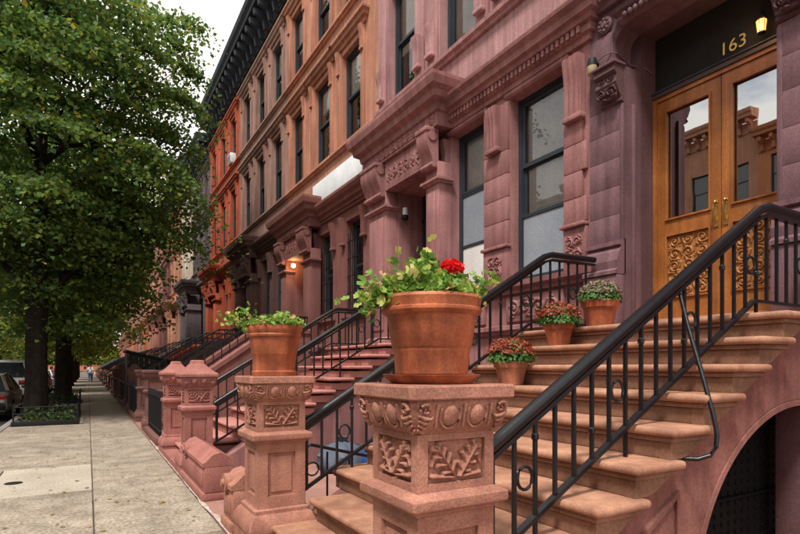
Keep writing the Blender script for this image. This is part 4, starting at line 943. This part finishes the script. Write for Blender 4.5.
dc = [(C0+CW*.7775, 'brownC', 'brownD', 'dark brown stone stoop with sloping copings beyond the pink stoop', 'brownpier'),
      (D0_+DW*.785, 'brownD', 'brownC', 'dark brown stoop of the tan house with iron rails', 'brownpier'),
      (E0+EW*.785, 'redE', 'rose', 'red painted stoop of the red house', 'brownpier'),
      (F0+FW*.76, 'greyF', 'greyF', 'grey stone stoop under the heavy grey porch', 'brownpier')]
nmh = ['orange house', 'tan house', 'red house', 'grey house']
for i, (yc, mt, td, lb, pm) in enumerate(dc):
    far_stoop(yc, mt, td, lb)
    for s, w_ in ((-1, 'nearer the pink stoop'), (1, 'nearer the street end')):
        simple_rail('black iron handrail on the %s stoop, side %s' % (nmh[i], 'towards the pink house' if s < 0 else 'away from the pink house'), yc+s*1.18, 1.5, 1.25, 4.1, 2.85, 'handrails of the %s stoop' % nmh[i], .55)
        pier('weathered brown newel pier of the %s stoop, side %s' % (nmh[i], 'towards the pink house' if s < 0 else 'away from the pink house'), 1.36, yc+s*1.2, pm, 'pyr' if i else 'flat', .9, 'brown piers of the %s stoop' % nmh[i], detail=False)
for i, (y0, w) in enumerate(FAR):
    if w < 5: continue
    yc = y0+w*.785; mt = far[i][2]
    far_stoop(yc, mt, mt, 'small far stoop of the %s' % far[i][1].split(' row house')[0]+' row house number down the block' if 0 else 'stoop in front of the '+far[i][1], group='far stoops')
    for s in (-1, 1): simple_rail('iron handrails of the '+far[i][1], yc+s*1.18, 1.5, 1.25, 4.1, 2.85, 'handrails of the '+far[i][1], .55)
# black bin shed with sloping lid between brown stoops
bs = thing('bin_shed', 'black slatted bin shed with sloping lid beside the sidewalk', 'shed', (1.2, 21.3, .012))
MB().prism([(-.06, 2.02), (-.06, 2.10), (1.5, 1.72), (1.5, 1.64)], 'y', -.05, 1.6).build('lid', M['black'], bs)
for k in range(9): block('slat', .0, .03, .02+k*.17, .02+k*.17+.14, .05, 1.98, M['black'], bs, .006)
for k in range(8): block('slat', .04+k*.17, .04+k*.17+.14, .0, .03, .05, 1.96-.04*k, M['black'], bs, .006)
for x_, y_ in ((.0, 1.5), (1.38, 0.04), (1.38, 1.5)): block('post', x_, x_+.06, y_, y_+.06, 0, 1.65, M['black'], bs, .006)
# areaway fences along the sidewalk further on
def area_fence(label, x, y0, y1, h=.95, group=None):
    t = thing('iron_fence', label, 'fence', (x, y0, .012), 0, group); l = y1-y0
    block('fence_kerb', -.1, .1, 0, l, 0, .14, M['brownpier'], t, .015)
    block('fence_rail', -.015, .015, 0, l, h-.06, h-.03, M['ironmatt'], t, .004, 1); block('fence_rail', -.015, .015, 0, l, .24, .27, M['ironmatt'], t, .004, 1)
    me = None; y = .05
    while y < l:
        if me is None: me = MB().box(-.009, .009, -.009, .009, .14, h-.02).add([(-.02, -.02, h-.02), (.02, -.02, h-.02), (.02, .02, h-.02), (-.02, .02, h-.02), (0, 0, h+.09)], [(0, 1, 4), (1, 2, 4), (2, 3, 4), (3, 0, 4)]).mesh('picket'); link('picket', me, M['ironmatt'], t, (0, y, 0))
        else: link('picket', me, M['ironmatt'], t, (0, y, 0))
        y += .14
    return t
area_fence('black spiked areaway fence between pink stoop and brown stoop', 1.2, 11.1, 13.6)
area_fence('black spiked areaway fence before the bin shed', 1.2, 17.0, 20.1)
area_fence('black spiked areaway fence in front of the red house', 1.2, 23.2, 26.3)
area_fence('black spiked areaway fence in front of the grey house', 1.2, 29.4, 31.8)
for i, (y0, w) in enumerate(FAR): area_fence('black fence before the '+far[i][1], 1.2, y0+.2, y0+w*.55, group='areaway fences')
# short ornate rail and bags in the areaway beside the tan stoop
t = thing('areaway_rail', 'short black iron rail at the basement steps beside the tan stoop', 'railing', (1.95, 5.45, .012))
MB().tube([(0, 0, .62), (.1, 0, .66), (.9, 0, .45), (1.5, 0, .3)], .018).build('handrail', M['iron'], t)
for k in range(6): MB().tube([(.03+k*.26, 0, .0), (.03+k*.26, 0, .62-.05*k)], .012, 6).build('baluster', M['iron'], t)
MB().tube([(.12+.07*math.cos(a), 0, .4+.07*math.sin(a)) for a in np.linspace(0, 6.28, 15)], .01, 6).build('ring', M['iron'], t)
def bag(label, loc, r, h, mat, seed):
    g_ = random.Random(seed); m = MB(); prof = [(.55, 0), (.95, .06), (1.05, .3), (.98, .55), (.72, .8), (.35, .93), (.14, .98), (.2, 1.06), (.26, 1.14)]
    n = 26; vs = []
    for q, z in prof:
        for i in range(n):
            a = 2*math.pi*i/n; rr_ = r*q*(1+.13*math.sin(5*a+z*6+seed)+.09*math.sin(9*a-z*9)+.06*math.sin(14*a+z*15)+g_.uniform(-.06, .06)); vs.append((rr_*math.cos(a), rr_*math.sin(a), h*z*(1+g_.uniform(-.02, .02))))
    fs = [(j*n+i, j*n+(i+1) % n, (j+1)*n+(i+1) % n, (j+1)*n+i) for j in range(len(prof)-1) for i in range(n)]+[tuple(range(n))[::-1]]
    o = m.add(vs, fs).build('trash_bag', M[mat], None, loc, smooth=60); return tag(o, label, 'trash bag')
bag('large grey plastic trash bag leaning by the pink stoop wall', (3.2, 7.2, .012), .36, .42, 'binbag', 1)
bag('blue plastic recycling bag between the two grey bags', (3.62, 6.95, .012), .24, .42, 'bluebag', 2)
bag('small grey plastic trash bag beside the blue bag', (4.1, 7.15, .012), .32, .45, 'binbag', 3)

# ------------------------------------------------------------------ pots
def potted(label, x, y, z, prof, mat, foliage, extra=None, cat='flower pot', group=None):
    t = thing('flower_pot', label, cat, (x, y, z), 0, group)
    MB().lathe(prof+[(prof[-1][0]-.035, prof[-1][1]-.005), (prof[-1][0]-.05, prof[-1][1]-.06), (.01, prof[-1][1]-.06)], 48).build('pot', M[mat], t, smooth=35)
    MB().lathe([(prof[-1][0]-.05, prof[-1][1]-.055), (.01, prof[-1][1]-.03)], 20).build('soil', M['soil'], t)
    foliage(t, prof[-1][1]); return t
def stems(t, tips, z0, mat='leafs'):
    m = MB()
    for p in tips: m.tube([(p[0]*.35, p[1]*.35, z0-.04), (p[0]*.75, p[1]*.75, z0+(p[2]-z0)*.6+.01), tuple(p)], .0035, 4)
    m.build('stems', M[mat], t)
def geranium(seed, R_, spread, n, hgt, flower=None, trail=()):
    def f(t, z0):
        g_ = np.random.default_rng(seed); a = g_.uniform(0, 6.28, n); r = spread*np.sqrt(g_.random(n))
        clump = .6+.4*np.sin(a*3+seed)*np.cos(a*2+1)
        P = np.c_[r*np.cos(a), r*np.sin(a), z0+hgt*(1-(r/spread)**2*.8)*clump*g_.uniform(.25, 1, n)-.01]
        for (dx, dy, dz, k, sp) in trail:
            s = g_.random(k)[:, None]; c = np.array([[dx, dy, dz]])
            st = np.array([[dx*.5, dy*.5, z0+.02]]); P = np.r_[P, st+(c+np.array([[0, 0, z0]])-st)*s+g_.normal(size=(k, 3))*sp]
        o = leaves('foliage', P, (.026, .056), M['leafp'], t, up=.8, kind='geran', seed=seed); tag(o, kind='stuff')
        idx = g_.choice(len(P), min(60, len(P)), False); stems(t, P[idx], z0, 'leafp')
        if flower:
            fx, fy, fz = flower
            MB().tube([(fx*.4, fy*.4, z0), (fx*.9, fy*.9, z0+fz*.6), (fx, fy, z0+fz)], .004, 6).build('flower_stem', M['leafs'], t)
            Q = g_.normal(size=(150, 3)); Q /= np.linalg.norm(Q, axis=1)[:, None]; Q = Q*np.array([[.05, .05, .03]])+np.array([[fx, fy, z0+fz]])
            leaves('flower', Q, (.022, .034), M['petal'], t, up=.3, kind='round', seed=seed)
    return f
def mum(seed, R_, h, bud):
    def f(t, z0):
        g_ = np.random.default_rng(seed); n = 1100
        d = g_.normal(size=(n, 3)); d[:, 2] = np.abs(d[:, 2]); d /= np.linalg.norm(d, axis=1)[:, None]; rad = g_.uniform(.55, 1, n)[:, None]**.5
        P = d*rad*np.array([[R_, R_, h]])*(1+.1*np.sin(d[:, :1]*7+seed))+np.array([[0, 0, z0-.01]])
        tag(leaves('foliage', P, (.02, .04), M['leafs'], t, up=.5, kind='tree', seed=seed, out=d*.8), kind='stuff')
        k = d[:, 2] > .35; Q = d[k]*np.array([[R_, R_, h]])*g_.uniform(.97, 1.07, (k.sum(), 1))+np.array([[0, 0, z0-.005]])
        tag(leaves('flowers', np.r_[Q, Q+g_.normal(size=Q.shape)*.012], (.014, .024), M[bud], t, up=.4, kind='round', seed=seed+1, out=np.r_[d[k], d[k]]), kind='stuff')
        stems(t, P[::40], z0)
    return f
P1 = [(a*1.07, b) for a, b in [(.155, 0), (.160, .004), (.166, .10), (.170, .108), (.170, .120), (.176, .128), (.196, .27), (.212, .278), (.222, .290), (.222, .302), (.214, .308), (.217, .330), (.222, .348), (.215, .362)]]
potted('large terracotta pot with spilling geranium and one red bloom', 1.406, 2.136, 1.466, P1, 'terra', geranium(4, .2, .22, 1500, .175, (.085, -.05, .14), ((-.33, .06, -.015, 190, .045), (.24, -.12, .07, 90, .035), (.0, .04, .21, 60, .022), (-.15, -.1, .12, 120, .05))))
sc = thing('pot_saucer', 'terracotta saucer under the large geranium pot', 'saucer', (1.406, 2.136, 1.425))
MB().lathe([(.19, 0), (.195, .004), (.228, .035), (.232, .04), (.222, .041), (.19, .012), (.01, .012)], 48).build('dish', M['terra'], sc, smooth=35)
P2 = [(.19, 0), (.195, .035), (.178, .045), (.178, .05), (.19, .18), (.193, .185), (.193, .192), (.195, .20), (.215, .33), (.228, .335), (.232, .35), (.226, .36), (.236, .38), (.245, .41), (.238, .435), (.225, .44)]
p2 = potted('round terracotta pot with low green vine on the second carved pier', 1.406, 4.617, 1.425, P2, 'terra', geranium(9, .22, .25, 1100, .15, None, ((-.36, .10, .06, 120, .055), (.05, -.22, .0, 20, .02))))
PS = [(.085, 0), (.09, .004), (.118, .12), (.13, .125), (.137, .165), (.132, .17)]
def sc_(p, k, j): return [(a*k, b*j) for a, b in p]
potted('weathered clay pot of red budding mums, lowest on the tan steps', 3.42, 3.85, nz_(7)+.001, sc_(PS, 1.2, 1.3), 'terra2', mum(3, .23, .21, 'budr'))
potted('orange clay pot of red tipped mums on the step above the weathered pot', 4.02, 3.83, nz_(9)+.001, sc_(PS, 1.12, 1.3), 'terra', mum(5, .22, .2, 'budr'))
potted('orange clay pot of pale faded mums on the top landing', 4.46, 3.70, nz_(10)+.001, sc_(PS, 1.38, 1.6), 'terra', mum(8, .21, .19, 'budp'))
# green window box beyond, on the brown stoop
wb = thing('flower_box', 'small planter of green vine on the brown stoop coping', 'planter', (4.3, C0+CW*.7775-1.2, 2.52))
block('planter', -.3, .3, -.09, .09, 0, .16, M['terra2'], wb, .01); g_ = np.random.default_rng(2); tag(leaves('foliage', np.c_[g_.uniform(-.35, .35, 300), g_.normal(0, .1, 300), .15+.2*g_.random(300)], (.05, .09), M['leafp'], wb, kind='round', seed=4), kind='stuff')

# ------------------------------------------------------------------ trees
def tree(label, x, y, trunk_r, trunk_h, cz, rad, nclus, nleaf, lsize, mat, seed, cx=0., cy=0., group=None, clr=.55):
    t = thing('street_tree', label, 'tree', (x, y, 0), 0, group); g_ = np.random.default_rng(seed); rr = random.Random(seed)
    m = MB(); lean = .1
    tp = [(0, 0, -.05), (.01, .02, .25), (.03, .0, .9), (.02, .03, trunk_h*.6), (.05, .05, trunk_h), (.05, .1, trunk_h+1.2), (.1, .1, cz+rad[2]*.3), (.1, .1, cz+rad[2]*.7)]
    m.tube(tp, [trunk_r*1.45, trunk_r*1.12, trunk_r, trunk_r*.95, trunk_r*.95, trunk_r*.62, trunk_r*.25, .03], 14)
    tr = m.build('trunk', M['bark'], t, smooth=60)
    # cluster centres inside an uneven ellipsoid, denser near the shell
    d = g_.normal(size=(nclus, 3)); d /= np.linalg.norm(d, axis=1)[:, None]; rd = g_.uniform(.25, 1, nclus)**.55
    wob = 1+.13*np.sin(d[:, 0]*5+seed)*np.cos(d[:, 1]*4)+.10*np.sin(d[:, 2]*7+seed*2)
    C = d*(rd*wob)[:, None]*np.array(rad)[None, :]+np.array([[cx, cy, cz]])
    C = C[C[:, 2] > 2.35]
    bm_ = MB(); nb = min(len(C), 150); sel = g_.choice(len(C), nb, False)
    forks = [Vector((.05, .08, trunk_h+.0)), Vector((.06, .1, trunk_h+.8)), Vector((.08, .1, trunk_h+2.2)), Vector((.1, .1, trunk_h+4))]
    hubs = []
    for i in range(11):
        a = i*2.4; f_ = forks[i % 4]; e_ = f_+Vector((math.cos(a)*rad[0]*.45+cx*.4, math.sin(a)*rad[1]*.45+cy*.4, rr.uniform(.7, 2.3)))
        mid = f_.lerp(e_, .5)+Vector((0, 0, .25)); bm_.tube([f_, mid, e_], [trunk_r*.42, trunk_r*.3, trunk_r*.18], 8); hubs.append(e_); hubs.append(mid)
    for i in sel:
        c = Vector(C[i]); h_ = min(hubs, key=lambda q: (q-c).length); md = h_.lerp(c, .5)+Vector((rr.uniform(-.2, .2), rr.uniform(-.2, .2), rr.uniform(0, .3)))
        bm_.tube([h_, md, c], [trunk_r*.14, trunk_r*.08, .012], 5)
    bm_.build('branches', M['bark'], t, smooth=60)
    k = nleaf; P = np.repeat(C, k, 0); o = g_.normal(size=P.shape)*np.array([[clr, clr, clr*.20]])*np.repeat(g_.uniform(.55, 1.35, len(C)), k)[:, None]
    dr = np.repeat(C-np.array([[0, 0, cz]]), k, 0); dr /= np.linalg.norm(dr, axis=1)[:, None]      # boughs droop outwards
    P = P+o; P[:, 2] -= .16*(o[:, 0]**2+o[:, 1]**2)/clr+.38*(o[:, 0]*dr[:, 0]+o[:, 1]*dr[:, 1])
    P = P[P[:, 2] > 2.15]
    tag(leaves('crown', P, lsize, mat, t, up=.9, seed=seed), kind='stuff')
    return t
tree('big street tree with dark trunk inside the black tree guard', -1.36, 19.4, .30, 3.6, 8.3, (4.5, 4.4, 5.9), 280, 320, (.09, .17), M['leaf1'], 11, cx=.3, cy=-.1, clr=.60)
tree('street tree with dark trunk behind the guarded tree', -.95, 27.6, .32, 3.6, 7.6, (4.2, 4.6, 5.0), 260, 200, (.11, .2), M['leaf1'], 12, cx=-.6)
for i, (y_, z_) in enumerate(((39, 6.6), (50.5, 6.4), (62.5, 6.2), (74.5, 6.4), (87, 6.4))):
    tree('yellow green street tree, %s in line past the two dark trunks' % ['first', 'second', 'third', 'fourth', 'fifth'][i], -1.2, y_, .2, 2.8, z_, (3.9, 4.6, 4.2), 260, 55, (.2, .36), M['leaf2'], 20+i, group='far street trees')
for i, y_ in enumerate((95, 112, 128, 145, 165)):
    tree('green street tree on the opposite sidewalk', -12.8, y_, .22, 3.2, 7.2, (3.8, 4.2, 4.4), 200, 45, (.24, .4), M['leaf2'], 40+i, group='trees across the street')
for i in range(8):
    tree('leafy tree in the row closing the far end of the street', -16+i*4.0, 205+(i % 3)*6, .22, 2.6, 4.6+(i % 2), (3.6, 3.2, 4.4), 120, 60, (.4, .7), M['leaf2'], 60+i, group='trees at the street end', clr=.8)
# tree guards
def guard(label, x0, x1, y0, y1, h=.5, ivy=True):
    t = thing('tree_guard', label, 'tree guard', (x0, y0, 0)); w, l = x1-x0, y1-y0
    tag(MB().box(0.02, w-.02, .02, l-.02, -.1, .035).build('soil', M['soil'], t))
    sides = [((0, 0), (w, 0)), ((w, 0), (w, l)), ((0, l), (w, l))]
    me = None
    for a, b in sides:
        A_, B_ = Vector((*a, 0)), Vector((*b, 0)); ln = (B_-A_).length
        for z in (.06, h-.02, h*.62): MB().tube([A_+Vector((0, 0, z)), B_+Vector((0, 0, z))], .013, 6).build('rail', M['ironmatt'], t)
        n = int(ln/.14)
        for i in range(n+1):
            p = A_.lerp(B_, i/n)
            if me is None: me = MB().box(-.008, .008, -.008, .008, .0, h).mesh('picket')
            link('picket', me, M['ironmatt'], t, p)
    for p in ((0, 0), (w, 0), (w, l), (0, l)): MB().box(p[0]-.02, p[0]+.02, p[1]-.02, p[1]+.02, -.05, h+.06).build('post', M['ironmatt'], t)
    block('curb', -.05, w+.05, -.05, 0-.022, -.05, .12, M['ironmatt'], t, .008)
    g_ = np.random.default_rng(5); P = np.c_[g_.uniform(.1, w-.1, 700), g_.uniform(.1, l-.1, 700), .04+.28*g_.random(700)**1.6]
    tag(leaves('ivy', P, (.05, .11), M['ivy'], t, kind='round', seed=6), kind='stuff')
    return t
guard('black iron tree guard round the big dark trunk', -1.62, -.24, 16.55, 21.6)
guard('black iron tree guard round the second dark trunk', -1.62, -.30, 26.2, 29.3, .45)

# ------------------------------------------------------------------ parked cars
def car(label, x, y, paint, seed, hgt=1.45, ln=4.5, cat='car'):
    t = thing('parked_car', label, cat, (x, y, -.15), 0, 'cars parked along the kerb'); k = hgt/1.45; W2 = .88
    # body as a loft of cross sections along y
    S_ = [(0, .45, .62, .70), (.06, .30, .80, .80), (.45, .24, .92, .86), (1.1, .22, .96, .88), (2.2, .22, .94, .88), (3.2, .22, .93, .88), (3.9, .24, .86, .86), (4.3, .28, .72, .78), (4.45, .38, .60, .66)]
    vs = []; n = 10
    for yy_, zb, zt_, w in S_:
        yy_ *= ln/4.5; zt_ *= k
        ring = [(-w*.9, zb), (-w, zb+.12), (-w*1.0, (zb+zt_)/2), (-w*.97, zt_-.06), (-w*.86, zt_), (w*.86, zt_), (w*.97, zt_-.06), (w, (zb+zt_)/2), (w, zb+.12), (w*.9, zb)]
        vs += [(a, yy_, b) for a, b in ring]
    fs = [(j*n+i, j*n+(i+1) % n, (j+1)*n+(i+1) % n, (j+1)*n+i) for j in range(len(S_)-1) for i in range(n)]+[tuple(range(n))[::-1], tuple((len(S_)-1)*n+i for i in range(n))]
    b = MB().add(vs, fs).build('body', paint, t, smooth=35)
    f = ln/4.5
    cab = [(.35*f, .93*k, .78), (.85*f, 1.38*k, .60), (1.4*f, 1.45*k, .60), (2.2*f, 1.44*k, .60), (2.75*f, 1.34*k, .60), (3.4*f, .93*k, .78)]
    V = []
    for yy_, z, w in cab: V += [(-w, yy_, z), (w, yy_, z)]
    # roof and pillars
    r = MB(); r.add([(-.6, .80*f, 1.37*k), (.6, .80*f, 1.37*k), (.6, 1.4*f, 1.45*k), (-.6, 1.4*f, 1.45*k), (.6, 2.2*f, 1.44*k), (-.6, 2.2*f, 1.44*k), (.6, 2.78*f, 1.33*k), (-.6, 2.78*f, 1.33*k)], [(0, 1, 2, 3), (3, 2, 4, 5), (5, 4, 6, 7)])
    for s in (-1, 1):
        for (p, q) in (((.80, .35, .80), (2.0, 1.9, 0)), ((2.78, 3.4, 0), (0, 0, 0))): pass
        r.tube([(s*.6, .82*f, 1.36*k), (s*.79, .36*f, .92*k)], .05, 6); r.tube([(s*.61, 1.75*f, 1.43*k), (s*.82, 1.75*f, .92*k)], .035, 6); r.tube([(s*.6, 2.76*f, 1.33*k), (s*.79, 3.4*f, .92*k)], .04, 6)
        r.tube([(s*.61, .82*f, 1.37*k), (s*.62, 1.4*f, 1.44*k), (s*.62, 2.2*f, 1.43*k), (s*.61, 2.76*f, 1.33*k)], .03, 6)
    r.build('roof', paint, t, smooth=35)
    c_ = MB().add([(-.78, .37*f, .9*k), (.78, .37*f, .9*k), (.585, .83*f, 1.355*k), (-.585, .83*f, 1.355*k)], [(0, 1, 2, 3)]).build('rear_window', M['farpane'], t)
    MB().add([(-.78, 3.38*f, .9*k), (.78, 3.38*f, .9*k), (.585, 2.75*f, 1.32*k), (-.585, 2.75*f, 1.32*k)], [(3, 2, 1, 0)]).build('windscreen', M['farpane'], t)
    for s in (-1, 1):
        MB().add([(s*.79, .40*f, .9*k), (s*.83, 1.73*f, .9*k), (s*.60, 1.73*f, 1.42*k), (s*.59, .85*f, 1.36*k)], [(0, 1, 2, 3)]).build('side_window', M['farpane'], t)
        MB().add([(s*.83, 1.77*f, .9*k), (s*.79, 3.36*f, .9*k), (s*.59, 2.73*f, 1.32*k), (s*.60, 1.77*f, 1.42*k)], [(0, 1, 2, 3)]).build('side_window', M['farpane'], t)
        for yy_ in (.85*f, 3.5*f):
            w = MB().tube([(s*.70, yy_, .32), (s*.885, yy_, .32)], .32, 22).build('wheel', M['tyre'], t, smooth=40); MB().tube([(s*.88, yy_, .32), (s*.895, yy_, .32)], .2, 16).build('rim', M['chrome'], w)
        block('tail_light', s*.62-.14, s*.62+.14, -.005, .12, .68*k, .82*k, M['redlens'], t, .02); block('headlight', s*.55-.13, s*.55+.13, 4.30*f, 4.43*f, .55, .66, M['lens'], t, .02)
        block('door_handle', s*.885-.015, s*.885+.015, 1.25*f, 1.42*f, .8*k, .83*k, M['chrome'], t, .006)
        MB().ball((s*.96, 2.85*f, .98*k), .07, .05, .06).build('mirror', paint, t, smooth=60)
    block('bumper', -.76, .76, -.05, .1, .36, .52, M['tyre'], t, .03); block('number_plate', -.2, .2, -.02, -.0, .6, .72, M['shirtw'], t, .004)
    return t
def paint(name, c): return stone(name, c, tuple(x*.97 for x in c), 3, rough=.25, bump=0, spec=.6, metal=.2, obvar=0, speck=.02)
car('taupe grey sedan parked beside the big tree', -2.9, 19.9, paint('taupe_paint', (.19, .165, .14)), 1)
car('white van-like car parked ahead of the taupe sedan', -2.95, 27.0, paint('white_paint', (.7, .71, .72)), 2, 1.95, 4.8)
car('pale silver car parked ahead of the white one', -2.95, 33.2, paint('silver_paint', (.48, .5, .52)), 3, 1.5)
car('dark red car parked far along the kerb', -2.95, 39.4, paint('red_paint', (.3, .03, .03)), 4)
car('white car parked far along the kerb', -2.95, 45.6, paint('white_paint2', (.68, .68, .68)), 5)
for i, y_ in enumerate((22, 28.5, 35, 41.5)):
    c_ = car('%s car parked across the street' % ['white', 'blue', 'silver', 'black'][i], -9.2, y_, paint('far_paint%d' % i, [(.7, .7, .7), (.05, .1, .25), (.45, .46, .48), (.02, .02, .02)][i]), 9, 1.6); c_['group'] = 'cars across the street'

# ------------------------------------------------------------------ people
def person(label, x, y, rz, shirt, legs, stride=.18, h=1.72):
    t = thing('person', label, 'person', (x, y, .004), rz)
    k = h/1.75
    J = {'pelvis': (0, 0, .95, .135), 'waist': (0, 0, 1.1, .125), 'chest': (0, .01, 1.3, .155), 'neck': (0, .0, 1.5, .06), 'head0': (0, .01, 1.58, .085), 'head1': (0, .015, 1.70, .085)}
    def grow(name, pts, edges, root, mat, par):
        me = bpy.data.meshes.new(name); me.from_pydata([tuple(c*k for c in p[:3]) for p in pts], edges, []); o = bpy.data.objects.new(name, me); COL.objects.link(o)
        mo = o.modifiers.new('s', 'SKIN'); sv = me.skin_vertices[0].data
        for i, p in enumerate(pts): sv[i].radius = (p[3]*k, p[3]*k*(p[4] if len(p) > 4 else 1))
        sv[root].use_root = True
        o.modifiers.new('u', 'SUBSURF').levels = 2
        dg = bpy.context.evaluated_depsgraph_get(); me2 = bpy.data.meshes.new_from_object(o.evaluated_get(dg)); bpy.data.objects.remove(o)
        me2.polygons.foreach_set('use_smooth', [True]*len(me2.polygons)); return link(name, me2, mat, par)
    s = stride
    body = [(0, 0, .95, .15, .75), (0, 0, 1.12, .135, .75), (0, .0, 1.32, .165, .7), (0, 0, 1.47, .07), (0, .01, 1.57, .075), (0, .015, 1.68, .085),
            (.19, 0, 1.42, .065), (.25, -s*.5, 1.16, .048), (.25, -s*.2, .93, .038), (.25, s*.1, .84, .035), (-.19, 0, 1.42, .065), (-.25, s*.5, 1.16, .048), (-.25, s*.7, .94, .038), (-.25, s*.9, .86, .035),
            (.10, 0, .88, .10), (.11, s*.5, .50, .072), (.11, s*.6, .10, .048), (.12, s*.6+.16, .035, .035), (-.10, 0, .88, .10), (-.11, -s*.2, .50, .072), (-.11, -s*1.2, .13, .048), (-.12, -s*1.2+.15, .04, .035)]
    ed = [(0, 1), (1, 2), (2, 3), (3, 4), (4, 5), (2, 6), (6, 7), (7, 8), (8, 9), (2, 10), (10, 11), (11, 12), (12, 13), (0, 14), (14, 15), (15, 16), (16, 17), (0, 18), (18, 19), (19, 20), (20, 21)]
    b = grow('body', body, ed, 0, M['skin'], t)
    grow('shirt', [(p[0], p[1], p[2], p[3]+.016, p[4] if len(p) > 4 else 1) for p in [body[0], body[1], body[2], body[6], body[7], body[10], body[11]]], [(0, 1), (1, 2), (2, 3), (3, 4), (2, 5), (5, 6)], 0, shirt, t)
    grow('trousers', [(p[0], p[1], p[2], p[3]+.016, p[4] if len(p) > 4 else 1) for p in [(0, 0, .97, .145, .75), body[14], body[15], body[16], body[18], body[19], body[20]]], [(0, 1), (1, 2), (2, 3), (0, 4), (4, 5), (5, 6)], 0, legs, t)
    MB().ball((0, -.005*k, 1.70*k), .095*k, .10*k, .10*k).build('hair', M['hair'], t, smooth=60)
    for s_ in (-1, 1): MB().ball((s_*.092*k, .015*k, 1.65*k), .014, .022, .03).build('ear', M['skin'], t, smooth=60)
    m = MB().add([(-.015*k, .098*k, 1.63*k), (.015*k, .098*k, 1.63*k), (0, .098*k, 1.675*k), (0, .125*k, 1.635*k)], [(0, 1, 3), (1, 2, 3), (2, 0, 3), (0, 2, 1)]); m.build('nose', M['skin'], t)
    return t
person('person in white shirt and blue jeans walking away along the sidewalk', .2, 58, R(4), M['shirtw'], M['jeans'])
person('person in red shirt standing by the kerb beyond the dark trunks', -1.95, 44.5, R(80), M['shirtr'], M['jeans'], .05)
